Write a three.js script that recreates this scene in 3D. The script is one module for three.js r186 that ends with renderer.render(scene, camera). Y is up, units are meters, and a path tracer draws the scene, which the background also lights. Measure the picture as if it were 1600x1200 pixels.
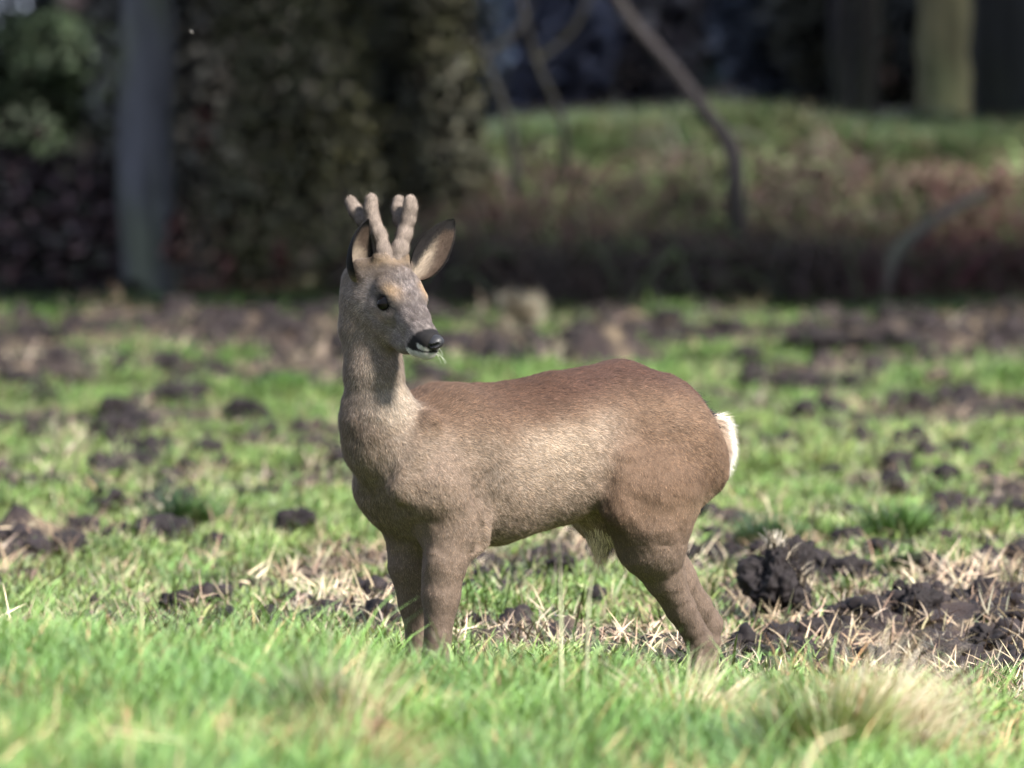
import * as THREE from 'three';
import { ImprovedNoise } from 'three/addons/math/ImprovedNoise.js';
import { mergeGeometries, mergeVertices } from 'three/addons/utils/BufferGeometryUtils.js';

// ---------------------------------------------------------------- camera, sky, sun, exposure
const scene = new THREE.Scene();
const EYE = new THREE.Vector3(0, 1.4, 25), LENS = 22500, PITCH = Math.atan(770 / LENS);
const camera = new THREE.PerspectiveCamera(2 * Math.atan(600 / LENS) * 180 / Math.PI, 4 / 3, 0.5, 400);
camera.position.copy(EYE);
camera.lookAt(EYE.x, EYE.y - Math.sin(PITCH), EYE.z - Math.cos(PITCH));
camera.focus = 25.1; camera.userData.fStop = 7.8;
const renderer = new THREE.WebGLRenderer({ antialias: true });
renderer.toneMapping = THREE.LinearToneMapping;
renderer.toneMappingExposure = 4.1;
renderer.shadowMap.enabled = true;
{ // pale winter sky with thin high cloud
  const w = 256, h = 128, d = new Float32Array(w * h * 4), nz = new ImprovedNoise();
  for (let j = 0; j < h; j++) for (let i = 0; i < w; i++) {
    const el = ((j + 0.5) / h - 0.5) * Math.PI, az = (i + 0.5) / w * 2 * Math.PI, t = Math.max(0, Math.sin(el));
    const x = Math.cos(az) * Math.cos(el), z = Math.sin(az) * Math.cos(el);
    let c = 0; for (let o = 0, f = 2.2, a = 0.5; o < 4; o++, f *= 2.1, a *= 0.5) c += a * nz.noise(x * f + 3, t * f * 2 + 1, z * f);
    const cl = THREE.MathUtils.smoothstep(c, -0.15, 0.45) * 0.6 + 0.15, k = 4 * (j * w + i);
    const b = [0.30 + 0.14 * (1 - t), 0.43 + 0.08 * (1 - t), 0.70 - 0.06 * (1 - t)], wh = [0.66, 0.69, 0.76];
    for (let q = 0; q < 3; q++) d[k + q] = (b[q] * (1 - cl) + wh[q] * cl) * 0.57;
    d[k + 3] = 1;
  }
  const sky = new THREE.DataTexture(d, w, h, THREE.RGBAFormat, THREE.FloatType);
  sky.mapping = THREE.EquirectangularReflectionMapping; sky.magFilter = sky.minFilter = THREE.LinearFilter; sky.needsUpdate = true;
  scene.background = sky; scene.environment = sky;
}
const SUN = new THREE.Vector3(0.57, 0.70, 0.62).normalize();
const sun = new THREE.DirectionalLight(new THREE.Color(1.0, 0.95, 0.88), 4.9);
sun.position.copy(SUN).multiplyScalar(40); sun.target.position.set(0, 0, 0);
sun.castShadow = true; sun.shadow.radius = 18; sun.shadow.mapSize.set(2048, 2048);
Object.assign(sun.shadow.camera, { left: -15, right: 15, top: 12, bottom: -12, near: 1, far: 120 });
scene.add(sun, sun.target);

// ---------------------------------------------------------------- helpers
function rng(seed) { let s = seed >>> 0; return () => { s = (s + 0x6d2b79f5) | 0; let t = Math.imul(s ^ (s >>> 15), 1 | s); t = (t + Math.imul(t ^ (t >>> 7), 61 | t)) ^ t; return ((t ^ (t >>> 14)) >>> 0) / 4294967296; }; }
const IN = new ImprovedNoise();
const n3 = (x, y, z) => IN.noise(x + 31.7, y + 17.3, z + 5.1);
const n2 = (x, z, s = 0) => IN.noise(x + 11.3 + s * 7.7, 0.37 + s * 3.1, z + 41.9);
function fbm(x, z, oct = 4, s = 0) { let v = 0, a = 0.5; for (let i = 0; i < oct; i++) { v += a * n2(x, z, s + i); x = x * 2.03 + 1.7; z = z * 2.03 - 2.3; a *= 0.5; } return v; }
const clamp = (x, a = 0, b = 1) => Math.min(b, Math.max(a, x));
const sstep = (x, a, b) => { const t = clamp((x - a) / (b - a)); return t * t * (3 - 2 * t); };
const lerp = (a, b, t) => a + (b - a) * t;
const mix3 = (a, b, t) => [lerp(a[0], b[0], t), lerp(a[1], b[1], t), lerp(a[2], b[2], t)];
const V = (x, y, z) => new THREE.Vector3(x, y, z);
// the world point on the plane z = depth that a spot of the photograph (1600 x 1200) corresponds to
function onZ(px, py, z) {
  const y = (600 - py) / LENS, c = Math.cos(PITCH), s = Math.sin(PITCH);
  const dx = (px - 800) / LENS, dy = -s + c * y, dz = -c - s * y, t = (z - EYE.z) / dz;
  return V(EYE.x + dx * t, EYE.y + dy * t, z);
}
const used = {};
const numbered = (n) => { used[n] = (used[n] ?? -1) + 1; return used[n] ? n + '_' + String(used[n]).padStart(3, '0') : n; };
function tag(o, label, category, group, kind) { Object.assign(o.userData, { label }, category ? { category } : {}, group ? { group } : {}, kind ? { kind } : {}); return o; }
function top(o, name) { o.name = numbered(name); scene.add(o); return o; }
function mesh(name, geo, mat, parent) { const m = new THREE.Mesh(geo, mat); m.name = name; m.castShadow = m.receiveShadow = true; parent.add(m); return m; }
function geoFrom(pos, nor, col, idx) {
  const g = new THREE.BufferGeometry();
  g.setAttribute('position', new THREE.BufferAttribute(pos instanceof Float32Array ? pos : new Float32Array(pos), 3));
  if (col) g.setAttribute('color', new THREE.BufferAttribute(col instanceof Float32Array ? col : new Float32Array(col), 3));
  if (idx) g.setIndex(new THREE.BufferAttribute(idx instanceof Uint32Array ? idx : new Uint32Array(idx), 1));
  if (nor) g.setAttribute('normal', new THREE.BufferAttribute(nor instanceof Float32Array ? nor : new Float32Array(nor), 3)); else g.computeVertexNormals();
  return g;
}
// ---- signed distance shapes: chains of tapered capsules joined smoothly, meshed with surface nets
function capsule(a, b, ra, rb, k, grp = 0, sz = 1) { // sz squeezes the shape across local z
  return { ax: a.x, ay: a.y, az: a.z * sz, dx: b.x - a.x, dy: b.y - a.y, dz: (b.z - a.z) * sz, ra, rb, k, grp, sz, l2: Math.max(1e-9, (b.x - a.x) ** 2 + (b.y - a.y) ** 2 + ((b.z - a.z) * sz) ** 2) };
}
function chain(list, k, grp = 0, sz = 1) { const segs = []; for (let i = 0; i + 1 < list.length; i++) segs.push(capsule(list[i][0], list[i + 1][0], list[i][1], list[i + 1][1], k, grp, sz)); return [{ segs, k, grp, kin: 0.004 * 2.5 }]; }
function primDist(q, x, y, z) {
  if (q.segs) {
    let d = 1;
    for (let i = 0; i < q.segs.length; i++) { const e = primDist(q.segs[i], x, y, z), h = Math.max(0, 1 - Math.abs(d - e) / q.kin); d = Math.min(d, e) - h * h * q.kin * 0.25; }
    return d;
  }
  const px = x - q.ax, py = y - q.ay, pz = z * q.sz - q.az;
  let t = (px * q.dx + py * q.dy + pz * q.dz) / q.l2; t = t < 0 ? 0 : t > 1 ? 1 : t;
  const ex = px - q.dx * t, ey = py - q.dy * t, ez = pz - q.dz * t;
  return Math.sqrt(ex * ex + ey * ey + ez * ez) - (q.ra + (q.rb - q.ra) * t);
}
function field(prims, x, y, z) {
  let d = 1;
  for (let i = 0; i < prims.length; i++) {
    const q = prims[i], e = primDist(q, x, y, z);
    if (q.cut) { const h = Math.max(0, 1 - Math.abs(d + e) / q.k); d = Math.max(d, -e) + h * h * q.k * 0.25; continue; }
    if (e - d > q.k) continue;
    const h = Math.max(0, 1 - Math.abs(d - e) / q.k);
    d = Math.min(d, e) - h * h * q.k * 0.25;
  }
  return d;
}
function surfaceNets(f, lo, hi, cell) {
  const C = 4, nx = Math.ceil((hi[0] - lo[0]) / cell / C) * C + 1, ny = Math.ceil((hi[1] - lo[1]) / cell / C) * C + 1, nz = Math.ceil((hi[2] - lo[2]) / cell / C) * C + 1;
  const F = new Float32Array(nx * ny * nz), at = (i, j, k) => i + nx * (j + ny * k), band = cell * C * 1.9;
  const cx = (nx - 1) / C, cy = (ny - 1) / C, cz = (nz - 1) / C;
  for (let k = 0; k < cz; k++) for (let j = 0; j < cy; j++) for (let i = 0; i < cx; i++) {
    const d = f(lo[0] + (i + 0.5) * C * cell, lo[1] + (j + 0.5) * C * cell, lo[2] + (k + 0.5) * C * cell), far = Math.abs(d) > band;
    const ie = i === cx - 1 ? C : C - 1, je = j === cy - 1 ? C : C - 1, ke = k === cz - 1 ? C : C - 1;
    for (let c = 0; c <= ke; c++) for (let b = 0; b <= je; b++) for (let a = 0; a <= ie; a++)
      F[at(i * C + a, j * C + b, k * C + c)] = far ? d : f(lo[0] + (i * C + a) * cell, lo[1] + (j * C + b) * cell, lo[2] + (k * C + c) * cell);
  }
  const id = new Int32Array(nx * ny * nz).fill(-1), pos = [], idx = [];
  const E = [[0, 1], [2, 3], [4, 5], [6, 7], [0, 2], [1, 3], [4, 6], [5, 7], [0, 4], [1, 5], [2, 6], [3, 7]], v = new Float32Array(8);
  for (let k = 0; k < nz - 1; k++) for (let j = 0; j < ny - 1; j++) for (let i = 0; i < nx - 1; i++) {
    let m = 0;
    for (let q = 0; q < 8; q++) { v[q] = F[at(i + (q & 1), j + ((q >> 1) & 1), k + (q >> 2))]; if (v[q] < 0) m++; }
    if (m === 0 || m === 8) continue;
    let x = 0, y = 0, z = 0, c = 0;
    for (const [a, b] of E) if ((v[a] < 0) !== (v[b] < 0)) {
      const t = v[a] / (v[a] - v[b]);
      x += lerp(a & 1, b & 1, t); y += lerp((a >> 1) & 1, (b >> 1) & 1, t); z += lerp(a >> 2, b >> 2, t); c++;
    }
    id[at(i, j, k)] = pos.length / 3;
    pos.push(lo[0] + (i + x / c) * cell, lo[1] + (j + y / c) * cell, lo[2] + (k + z / c) * cell);
  }
  const quad = (a, b, c, d, flip) => { if (a < 0 || b < 0 || c < 0 || d < 0) return; if (flip) idx.push(a, c, b, a, d, c); else idx.push(a, b, c, a, c, d); };
  for (let k = 1; k < nz - 1; k++) for (let j = 1; j < ny - 1; j++) for (let i = 1; i < nx - 1; i++) {
    const s = F[at(i, j, k)] < 0;
    if (s !== F[at(i + 1, j, k)] < 0) quad(id[at(i, j - 1, k - 1)], id[at(i, j, k - 1)], id[at(i, j, k)], id[at(i, j - 1, k)], !s);
    if (s !== F[at(i, j + 1, k)] < 0) quad(id[at(i - 1, j, k - 1)], id[at(i - 1, j, k)], id[at(i, j, k)], id[at(i, j, k - 1)], !s);
    if (s !== F[at(i, j, k + 1)] < 0) quad(id[at(i - 1, j - 1, k)], id[at(i, j - 1, k)], id[at(i, j, k)], id[at(i - 1, j, k)], !s);
  }
  const P = new Float32Array(pos), N = new Float32Array(P.length), h = cell * 0.5;
  for (let i = 0; i < P.length; i += 3) {
    for (let it = 0; it < 2; it++) {
      const x = P[i], y = P[i + 1], z = P[i + 2];
      const gx = f(x + h, y, z) - f(x - h, y, z), gy = f(x, y + h, z) - f(x, y - h, z), gz = f(x, y, z + h) - f(x, y, z - h), l = Math.hypot(gx, gy, gz) || 1;
      N[i] = gx / l; N[i + 1] = gy / l; N[i + 2] = gz / l;
      if (it === 0) { const d = clamp(f(x, y, z) / (l / (2 * h)), -cell, cell); P[i] -= d * N[i]; P[i + 1] -= d * N[i + 1]; P[i + 2] -= d * N[i + 2]; }
    }
  }
  return { P, N, I: new Uint32Array(idx) };
}
// hairs: one narrow triangle each, laid along the flow of the coat; shaded with the skin's own normal
function hairs(S, colors, count, seed, how, areaOf) {
  const R = rng(seed), nt = S.I.length / 3, cum = new Float64Array(nt), a = V(), b = V(), c = V();
  let sum = 0;
  for (let t = 0; t < nt; t++) {
    a.fromArray(S.P, 3 * S.I[3 * t]); b.fromArray(S.P, 3 * S.I[3 * t + 1]).sub(a); c.fromArray(S.P, 3 * S.I[3 * t + 2]).sub(a);
    sum += b.cross(c).length() * (areaOf ? areaOf(S.P, 3 * S.I[3 * t], S.I[3 * t]) : 1); cum[t] = sum;
  }
  const pos = new Float32Array(count * 9), nor = new Float32Array(count * 9), col = new Float32Array(count * 9);
  const p = V(), n = V(), fl = V(), side = V(), tip = V(), nn = V();
  for (let s = 0; s < count; s++) {
    const r = (s + R()) / count * sum; let lo = 0, hi = nt - 1; while (lo < hi) { const m = (lo + hi) >> 1; if (cum[m] < r) lo = m + 1; else hi = m; }
    let u = R(), v = R(); if (u + v > 1) { u = 1 - u; v = 1 - v; }
    const w = 1 - u - v, i0 = S.I[3 * lo], i1 = S.I[3 * lo + 1], i2 = S.I[3 * lo + 2];
    for (let q = 0; q < 3; q++) { p.setComponent(q, w * S.P[3 * i0 + q] + u * S.P[3 * i1 + q] + v * S.P[3 * i2 + q]); n.setComponent(q, w * S.N[3 * i0 + q] + u * S.N[3 * i1 + q] + v * S.N[3 * i2 + q]); }
    n.normalize();
    const g = how(p, n, i0, R); // { flow, len, wid, lift, jit }
    fl.copy(g.flow).addScaledVector(n, -g.flow.dot(n)); if (fl.lengthSq() < 1e-8) fl.set(0, -1, 0); fl.normalize();
    side.crossVectors(n, fl).normalize();
    fl.addScaledVector(side, (R() - 0.5) * (g.mess ?? 0.7)).addScaledVector(n, g.lift * (0.4 + 1.2 * R())).normalize();
    const L = g.len * (0.6 + 0.8 * R()), hw = g.wid * (0.7 + 0.6 * R()) * 0.5;
    tip.copy(p).addScaledVector(fl, L).addScaledVector(n, -0.12 * L * g.lift);
    nn.copy(n).addScaledVector(side, (R() - 0.5) * 0.5).addScaledVector(fl, (R() - 0.5) * 0.3).normalize();
    const j = g.jit ? g.jit : [1, 1, 1], f = (g.dim ?? 1) * (1 + (R() - 0.5) * (g.vary ?? 0.7)), o = 9 * s;
    for (let q = 0; q < 3; q++) {
      pos[o + q] = p.getComponent(q) - 0.0008 * n.getComponent(q) + side.getComponent(q) * hw; pos[o + 3 + q] = p.getComponent(q) - 0.0008 * n.getComponent(q) - side.getComponent(q) * hw; pos[o + 6 + q] = tip.getComponent(q);
      nor[o + q] = nor[o + 3 + q] = nor[o + 6 + q] = nn.getComponent(q);
      const cc = (colors[3 * i0 + q] * w + colors[3 * i1 + q] * u + colors[3 * i2 + q] * v) * j[q] * f;
      col[o + q] = col[o + 3 + q] = cc * 0.9; col[o + 6 + q] = cc * (g.tip ?? 1.12);
    }
  }
  const I = new Uint32Array(count * 3); for (let i = 0; i < I.length; i++) I[i] = i;
  return geoFrom(pos, nor, col, I);
}
// ---------------------------------------------------------------- the ground: field, meadow in front, bank and wood floor behind
const FA = [-0.17, 0.13], FB = [0.36, -0.28];
function dipDist(x, z) { const dx = FB[0] - FA[0], dz = FB[1] - FA[1], t = clamp(((x - FA[0]) * dx + (z - FA[1]) * dz) / (dx * dx + dz * dz)); return Math.hypot(x - FA[0] - dx * t, z - FA[1] - dz * t); }
const bare = (x, z) => fbm(x * 1.55 + 4.2, z * 0.62, 4, 2) + 0.85 * fbm(x * 5.5, z * 3, 3, 5) + 0.24 * sstep(-z, 16.8, 18.6) * sstep(-z, 22.4, 20.8) - 0.25 * sstep(-z, 21.5, 22.8) + 0.01 * sstep(-z, -1, 3);   // above 0: open soil
const verge = (x, z) => sstep(z + 0.25 * n2(x * 1.3, 2), 0.9, 2.5) * (1 - 0.62 * sstep(x + 0.1 * n2(z * 2, 1), 0.60, 0.86));
function lay(x, z) {
  const d = dipDist(x, z), away = sstep(d, 0.08, 0.6), vg = verge(x, z);
  const rise = 1 - sstep(-z, 22, 25);
  let h = 0.09 * fbm(x * 1.4, z * 0.7, 3, 1) + away * (1 - 0.6 * vg) * rise * (0.055 * fbm(x * 5.5, z * 4.2, 3, 3) + 0.11 * Math.pow(Math.max(0, bare(x, z)), 1.2) * (0.35 + n2(x * 11, z * 8, 9)) + 0.015 * n2(x * 24, z * 20, 4));
  h -= 0.17 * (1 - sstep(d, 0.14, 0.62));
  h = lerp(h, h * 0.7 + 0.145 + 0.03 * sstep(-x, 0.1, 0.5) - 0.03 * sstep(x, -0.3, -0.1) - 0.025 * sstep(x, 0.1, 0.22) * sstep(x, 0.5, 0.35) + 0.07 * fbm(x * 2.3, z * 1.3, 3, 25), vg);
  h += 0.05 * sstep(z, 3, 9);
  const R = sstep(x, -0.42, 0.0), edge = -z + 0.18 * n2(x * 2.2, 7.7) + 0.10 * n2(x * 6, z * 2, 2);
  const bank = sstep(edge, 23.75, 24.95) * (0.515 + 0.05 * n2(x * 1.7, 3.3)) + 0.06 * fbm(x * 3, z * 3, 3, 6) * sstep(edge, 23.6, 24.6);
  const left = sstep(edge, 24.2, 30) * 0.22 + 0.06 * fbm(x * 3, z * 3, 3, 6) * sstep(edge, 23.8, 24.6);
  h += lerp(left, bank, R) + 0.10 * sstep(-z, 40, 60) - 0.012 * Math.max(0, -z - 60);
  return h;
}
// where the line of sight through a spot of the photograph meets the ground
function onGround(px, py) { const a = onZ(px, py, 24), b = onZ(px, py, -60).sub(a); let t = 0; for (let i = 0; i < 6000; i++) { const p = a.clone().addScaledVector(b, i / 6000); if (p.z < 3.5 && p.y < lay(p.x, p.z)) { return V(p.x, lay(p.x, p.z), p.z); } } return a.addScaledVector(b, 1); }
function axis(list) { const o = []; for (const [a, b, s] of list) { const n = Math.round((b - a) / s); for (let i = 0; i < n; i++) o.push(a + (b - a) * i / n); } o.push(list[list.length - 1][1]); return o; }
const XS = axis([[-180, -40, 35], [-40, -8, 4], [-8, -2.6, 0.3], [-2.6, 2.6, 0.026], [2.6, 8, 0.3], [8, 40, 4], [40, 180, 35]]);
function sheet(name, zs, color, mat) {
  const P = [], Cc = [], UV = [], I = [], nx = XS.length;
  for (const z of zs) for (const x of XS) { P.push(x, lay(x, z), z); Cc.push(...color(x, z)); UV.push(x, z); }
  for (let j = 0; j + 1 < zs.length; j++) for (let i = 0; i + 1 < nx; i++) { const a = j * nx + i; I.push(a, a + nx, a + 1, a + 1, a + nx, a + nx + 1); }
  const g = geoFrom(P, null, Cc, I); g.setAttribute('uv', new THREE.BufferAttribute(new Float32Array(UV), 2));
  const m = top(new THREE.Mesh(g, mat), name); m.receiveShadow = m.castShadow = true; m.userData.kind = 'structure'; return m;
}
const grain = (() => { // crumbly relief, tiles at half a metre
  const n = 512, d = new Uint8Array(n * n * 4), R = rng(3), f = new Float32Array(n * n);
  for (let o = 0, s = 16, a = 1; o < 5; o++, s *= 2, a *= 0.62) { const g = new Float32Array(s * s); for (let i = 0; i < g.length; i++) g[i] = R(); for (let y = 0; y < n; y++) for (let x = 0; x < n; x++) { const u = x / n * s, v = y / n * s, i = u | 0, j = v | 0, fu = u - i, fv = v - j, su = fu * fu * (3 - 2 * fu), sv = fv * fv * (3 - 2 * fv), i1 = (i + 1) % s, j1 = (j + 1) % s; f[y * n + x] += a * lerp(lerp(g[j * s + i], g[j * s + i1], su), lerp(g[j1 * s + i], g[j1 * s + i1], su), sv); } }
  for (let i = 0; i < n * n; i++) { const v = clamp(f[i] / 2.4) * 255; d[4 * i] = d[4 * i + 1] = d[4 * i + 2] = v; d[4 * i + 3] = 255; }
  const t = new THREE.DataTexture(d, n, n); t.wrapS = t.wrapT = THREE.RepeatWrapping; t.magFilter = t.minFilter = THREE.LinearFilter; t.repeat.set(2, 2); t.needsUpdate = true; return t;
})();
const soilMat = new THREE.MeshPhysicalMaterial({ specularIntensity: 0.3, vertexColors: true, roughness: 0.9, bumpMap: grain, bumpScale: 0.016 });
const SOIL = [0.028, 0.020, 0.0185], WET = [0.010, 0.0075, 0.008], MOSS = [0.075, 0.105, 0.03], STRAW = [0.28, 0.215, 0.13];
const fieldColor = (x, z) => { const b = bare(x, z), v = 0.5 + 0.9 * fbm(x * 9, z * 7, 3, 8); let c = mix3(SOIL, WET, clamp(v)); c = mix3(c, STRAW, 0.35 * sstep(fbm(x * 14, z * 5, 3, 12), 0.1, 0.35)); return mix3(c, MOSS, sstep(b, 0.02, -0.2) * 0.45); };
sheet('meadow', axis([[1.6, 9, 0.05], [9, 30, 1.0], [30, 180, 30]]), (x, z) => mix3([0.07, 0.085, 0.03], STRAW, clamp(0.25 + 1.2 * fbm(x * 4, z * 4, 3, 8)) * 0.5), soilMat);
sheet('field', axis([[-23.4, -6, 0.06], [-6, 1.6, 0.03]]), fieldColor, soilMat);
sheet('wood_bank', axis([[-180, -70, 22], [-70, -40, 3], [-40, -27, 0.25], [-27, -23.4, 0.05]]), (x, z) => {
  const k = 0.5 + fbm(x * 4, z * 4, 4, 7), R = sstep(x, -1.0, -0.1); let c = mix3([0.030, 0.020, 0.019], [0.085, 0.048, 0.042], clamp(k)); c = mix3(c, [0.06, 0.10, 0.03], R * sstep(-z, 24.7, 25.1) * 0.8 * sstep(-z, 29, 27) + 0.4 * sstep(fbm(x * 2, z, 3, 3), 0.12, 0.3)); return c;
}, soilMat);

// ---------------------------------------------------------------- grass
const bladeMat = new THREE.MeshPhysicalMaterial({ vertexColors: true, roughness: 0.4, specularIntensity: 0.55, side: THREE.DoubleSide, transmission: 0.3, thickness: 0 });
const dryMat = new THREE.MeshStandardMaterial({ vertexColors: true, roughness: 0.6, side: THREE.DoubleSide });
// one arched blade added to the lists; bend leans it over from its root
function blade(o, root, L, wd, yaw, lean, bend, c0, c1, R, up = 0.4) {
  const n = 4, dx = Math.cos(yaw), dz = Math.sin(yaw), tw = yaw + Math.PI / 2 + (R() - 0.5) * 1.6, sx = Math.cos(tw), sz = Math.sin(tw), base = o.P.length / 3;
  let x = root.x, y = root.y, z = root.z, a = lean;
  for (let i = 0; i <= n; i++) {
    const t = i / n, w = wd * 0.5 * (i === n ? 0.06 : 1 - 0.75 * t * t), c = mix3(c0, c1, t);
    const fx = -sz * Math.cos(a), fz = sx * Math.cos(a), fy = Math.sin(a) * (dx * sz - dz * sx) * -1, sg = fy < 0 ? -1 : 1;
    for (const s of [-1, 1]) { const ax = (1 - up) * fx * sg + s * sx * 0.25, ay = up + (1 - up) * Math.abs(fy), az = (1 - up) * fz * sg + s * sz * 0.25, l = Math.hypot(ax, ay, az); o.P.push(x + sx * w * s, y, z + sz * w * s); o.N.push(ax / l, ay / l, az / l); o.C.push(...c); }
    x += Math.sin(a) * dx * L / n; y += Math.cos(a) * L / n; z += Math.sin(a) * dz * L / n; a += bend / n;
  }
  for (let i = 0; i < n; i++) { const k = base + 2 * i; o.I.push(k, k + 1, k + 2); if (i < n - 1) o.I.push(k + 1, k + 3, k + 2); else o.I.push(k + 1, k + 3, k + 2); }
}
const bag = () => ({ P: [], N: [], C: [], I: [] });
const bagGeo = (o) => geoFrom(o.P, o.N, o.C, o.I);
function clump(seed, count, rad, l0, l1, wd, lean, bend, shade = 0.42) {  // shade darkens the roots in place of shadow between blades
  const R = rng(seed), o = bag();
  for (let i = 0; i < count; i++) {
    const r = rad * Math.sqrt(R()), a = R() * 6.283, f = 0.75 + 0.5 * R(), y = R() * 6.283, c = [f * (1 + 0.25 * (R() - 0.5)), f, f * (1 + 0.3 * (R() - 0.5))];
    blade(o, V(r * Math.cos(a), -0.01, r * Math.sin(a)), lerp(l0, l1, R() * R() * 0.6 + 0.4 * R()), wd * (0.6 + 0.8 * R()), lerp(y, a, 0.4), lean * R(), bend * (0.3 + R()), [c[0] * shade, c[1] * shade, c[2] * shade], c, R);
  }
  return bagGeo(o);
}
// many copies of a few clumps, one object: nobody could count them
function sward(name, label, variants, mat, spots) {
  const g = new THREE.Group(); top(g, name); tag(g, label, 'grass', null, 'stuff');
  const m = new THREE.Matrix4(), q = new THREE.Quaternion(), e = new THREE.Euler(), c = new THREE.Color();
  variants.forEach((geo, v) => {
    const mine = spots.filter((_, i) => i % variants.length === v), im = new THREE.InstancedMesh(geo, mat, mine.length);
    im.name = 'blades'; im.castShadow = im.receiveShadow = true; im.userData.kind = 'stuff';
    mine.forEach((s, i) => { q.setFromEuler(e.set(s.tx ?? 0, s.yaw, s.tz ?? 0)); m.compose(V(s.x, s.y, s.z), q, V(s.s, s.s * (s.h ?? 1), s.s)); im.setMatrixAt(i, m); im.setColorAt(i, c.setRGB(...s.c)); });
    g.add(im);
  });
}
const GREEN = [[0.30, 0.45, 0.10], [0.18, 0.35, 0.08], [0.50, 0.56, 0.19], [0.15, 0.27, 0.07]], DRY = [[0.46, 0.35, 0.22], [0.33, 0.23, 0.145], [0.60, 0.50, 0.35]];
const dryTone = (R) => { const k = DRY[Math.floor(R() * 3)], f = 0.42 + 0.5 * R(); return k.map((v) => v * f); };
const halfView = (z) => 0.0356 * (25 - z) + 0.55;
{
  const R = rng(101), low = [1, 2, 3, 4, 5, 6].map((s) => clump(s, 16, 0.035, 0.02, 0.075, 0.0036, 0.9, 1.5)), spots = [], dry = [];
  for (let i = 0; i < 62000; i++) {
    const z = 1.4 - 25.2 * Math.pow(R(), 1.25), x = (2 * R() - 1) * halfView(z), b = bare(x, z) + 0.25 * (R() - 0.5), d = dipDist(x, z);
    const t = n2(x * 2.3, z * 1.2, 14), u = R();
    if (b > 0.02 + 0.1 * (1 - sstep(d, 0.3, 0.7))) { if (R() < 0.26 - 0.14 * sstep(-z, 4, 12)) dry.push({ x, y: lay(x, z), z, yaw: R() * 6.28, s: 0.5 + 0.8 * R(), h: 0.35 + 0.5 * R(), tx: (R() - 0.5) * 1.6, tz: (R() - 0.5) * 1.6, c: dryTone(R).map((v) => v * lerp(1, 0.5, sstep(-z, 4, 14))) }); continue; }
    if (R() < 0.10) dry.push({ x, y: lay(x, z), z, yaw: R() * 6.28, s: 0.5 + 0.6 * R(), h: 0.6 + 0.6 * R(), tx: (R() - 0.5) * 0.9, tz: (R() - 0.5) * 0.9, c: dryTone(R) });
    const k = mix3(mix3(GREEN[0], GREEN[1], clamp(0.5 + 1.3 * t)), u < 0.26 ? GREEN[2] : u < 0.30 ? [0.70, 0.74, 0.42] : u < 0.46 ? [0.46, 0.39, 0.21] : GREEN[0], 0.5), f = 0.75 + 0.5 * R();
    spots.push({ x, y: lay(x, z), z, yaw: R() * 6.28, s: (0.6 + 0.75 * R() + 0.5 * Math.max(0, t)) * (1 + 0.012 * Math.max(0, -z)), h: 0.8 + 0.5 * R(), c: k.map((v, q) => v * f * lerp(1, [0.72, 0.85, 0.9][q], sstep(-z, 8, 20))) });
  }
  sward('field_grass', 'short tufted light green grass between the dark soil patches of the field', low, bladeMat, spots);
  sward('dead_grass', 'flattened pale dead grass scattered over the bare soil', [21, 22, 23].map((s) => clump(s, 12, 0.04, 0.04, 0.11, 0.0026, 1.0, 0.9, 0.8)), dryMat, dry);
  const tall = [11, 12, 13, 14, 15, 16].map((s) => clump(s, 16, 0.05, 0.07, 0.20, 0.0036, 0.6, 1.5)), mead = [], mdry = [];
  for (let i = 0; i < 17000; i++) {
    const z = 0.9 + 7.4 * R(), x = (2 * R() - 1) * halfView(z), vg = verge(x, z); if (R() > vg * 1.15 - 0.05) continue;
    const t = fbm(x * 2.2, z * 1.6, 3, 15), st = fbm(x * 2.8, z * 2.2, 3, 18) + 0.05 * sstep(x, 0.1, 0.6);
    if (R() < 0.07 + 0.75 * sstep(st, 0.07, 0.22)) { mdry.push({ x, y: lay(x, z), z, yaw: R() * 6.28, s: 0.6 + 0.7 * R(), h: 0.5 + 0.6 * R(), tx: (R() - 0.5) * 1.0, tz: (R() - 0.5) * 1.0, c: dryTone(R).map((v, q) => v * [0.92, 0.78, 0.62][q]) }); if (R() < 0.5) continue; }
    const k = mix3(mix3([0.29, 0.47, 0.095], [0.15, 0.34, 0.085], clamp(0.5 + 1.5 * t)), R() < 0.25 ? GREEN[2] : GREEN[0], 0.35), f = 0.75 + 0.5 * R();
    mead.push({ x, y: lay(x, z), z, yaw: R() * 6.28, s: 0.6 + 0.6 * R(), h: (0.75 + 0.4 * R() + 0.6 * t) * (1 - 0.25 * sstep(x, 0.2, 0.6)), c: k.map((v) => v * f) });
  }
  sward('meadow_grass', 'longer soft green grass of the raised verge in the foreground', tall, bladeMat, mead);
  sward('withered_grass', 'withered straw-coloured grass among the green of the foreground verge', [31, 32, 33].map((s) => clump(s, 13, 0.05, 0.06, 0.17, 0.0028, 0.9, 1.2, 0.75)), dryMat, mdry);
}
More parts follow.
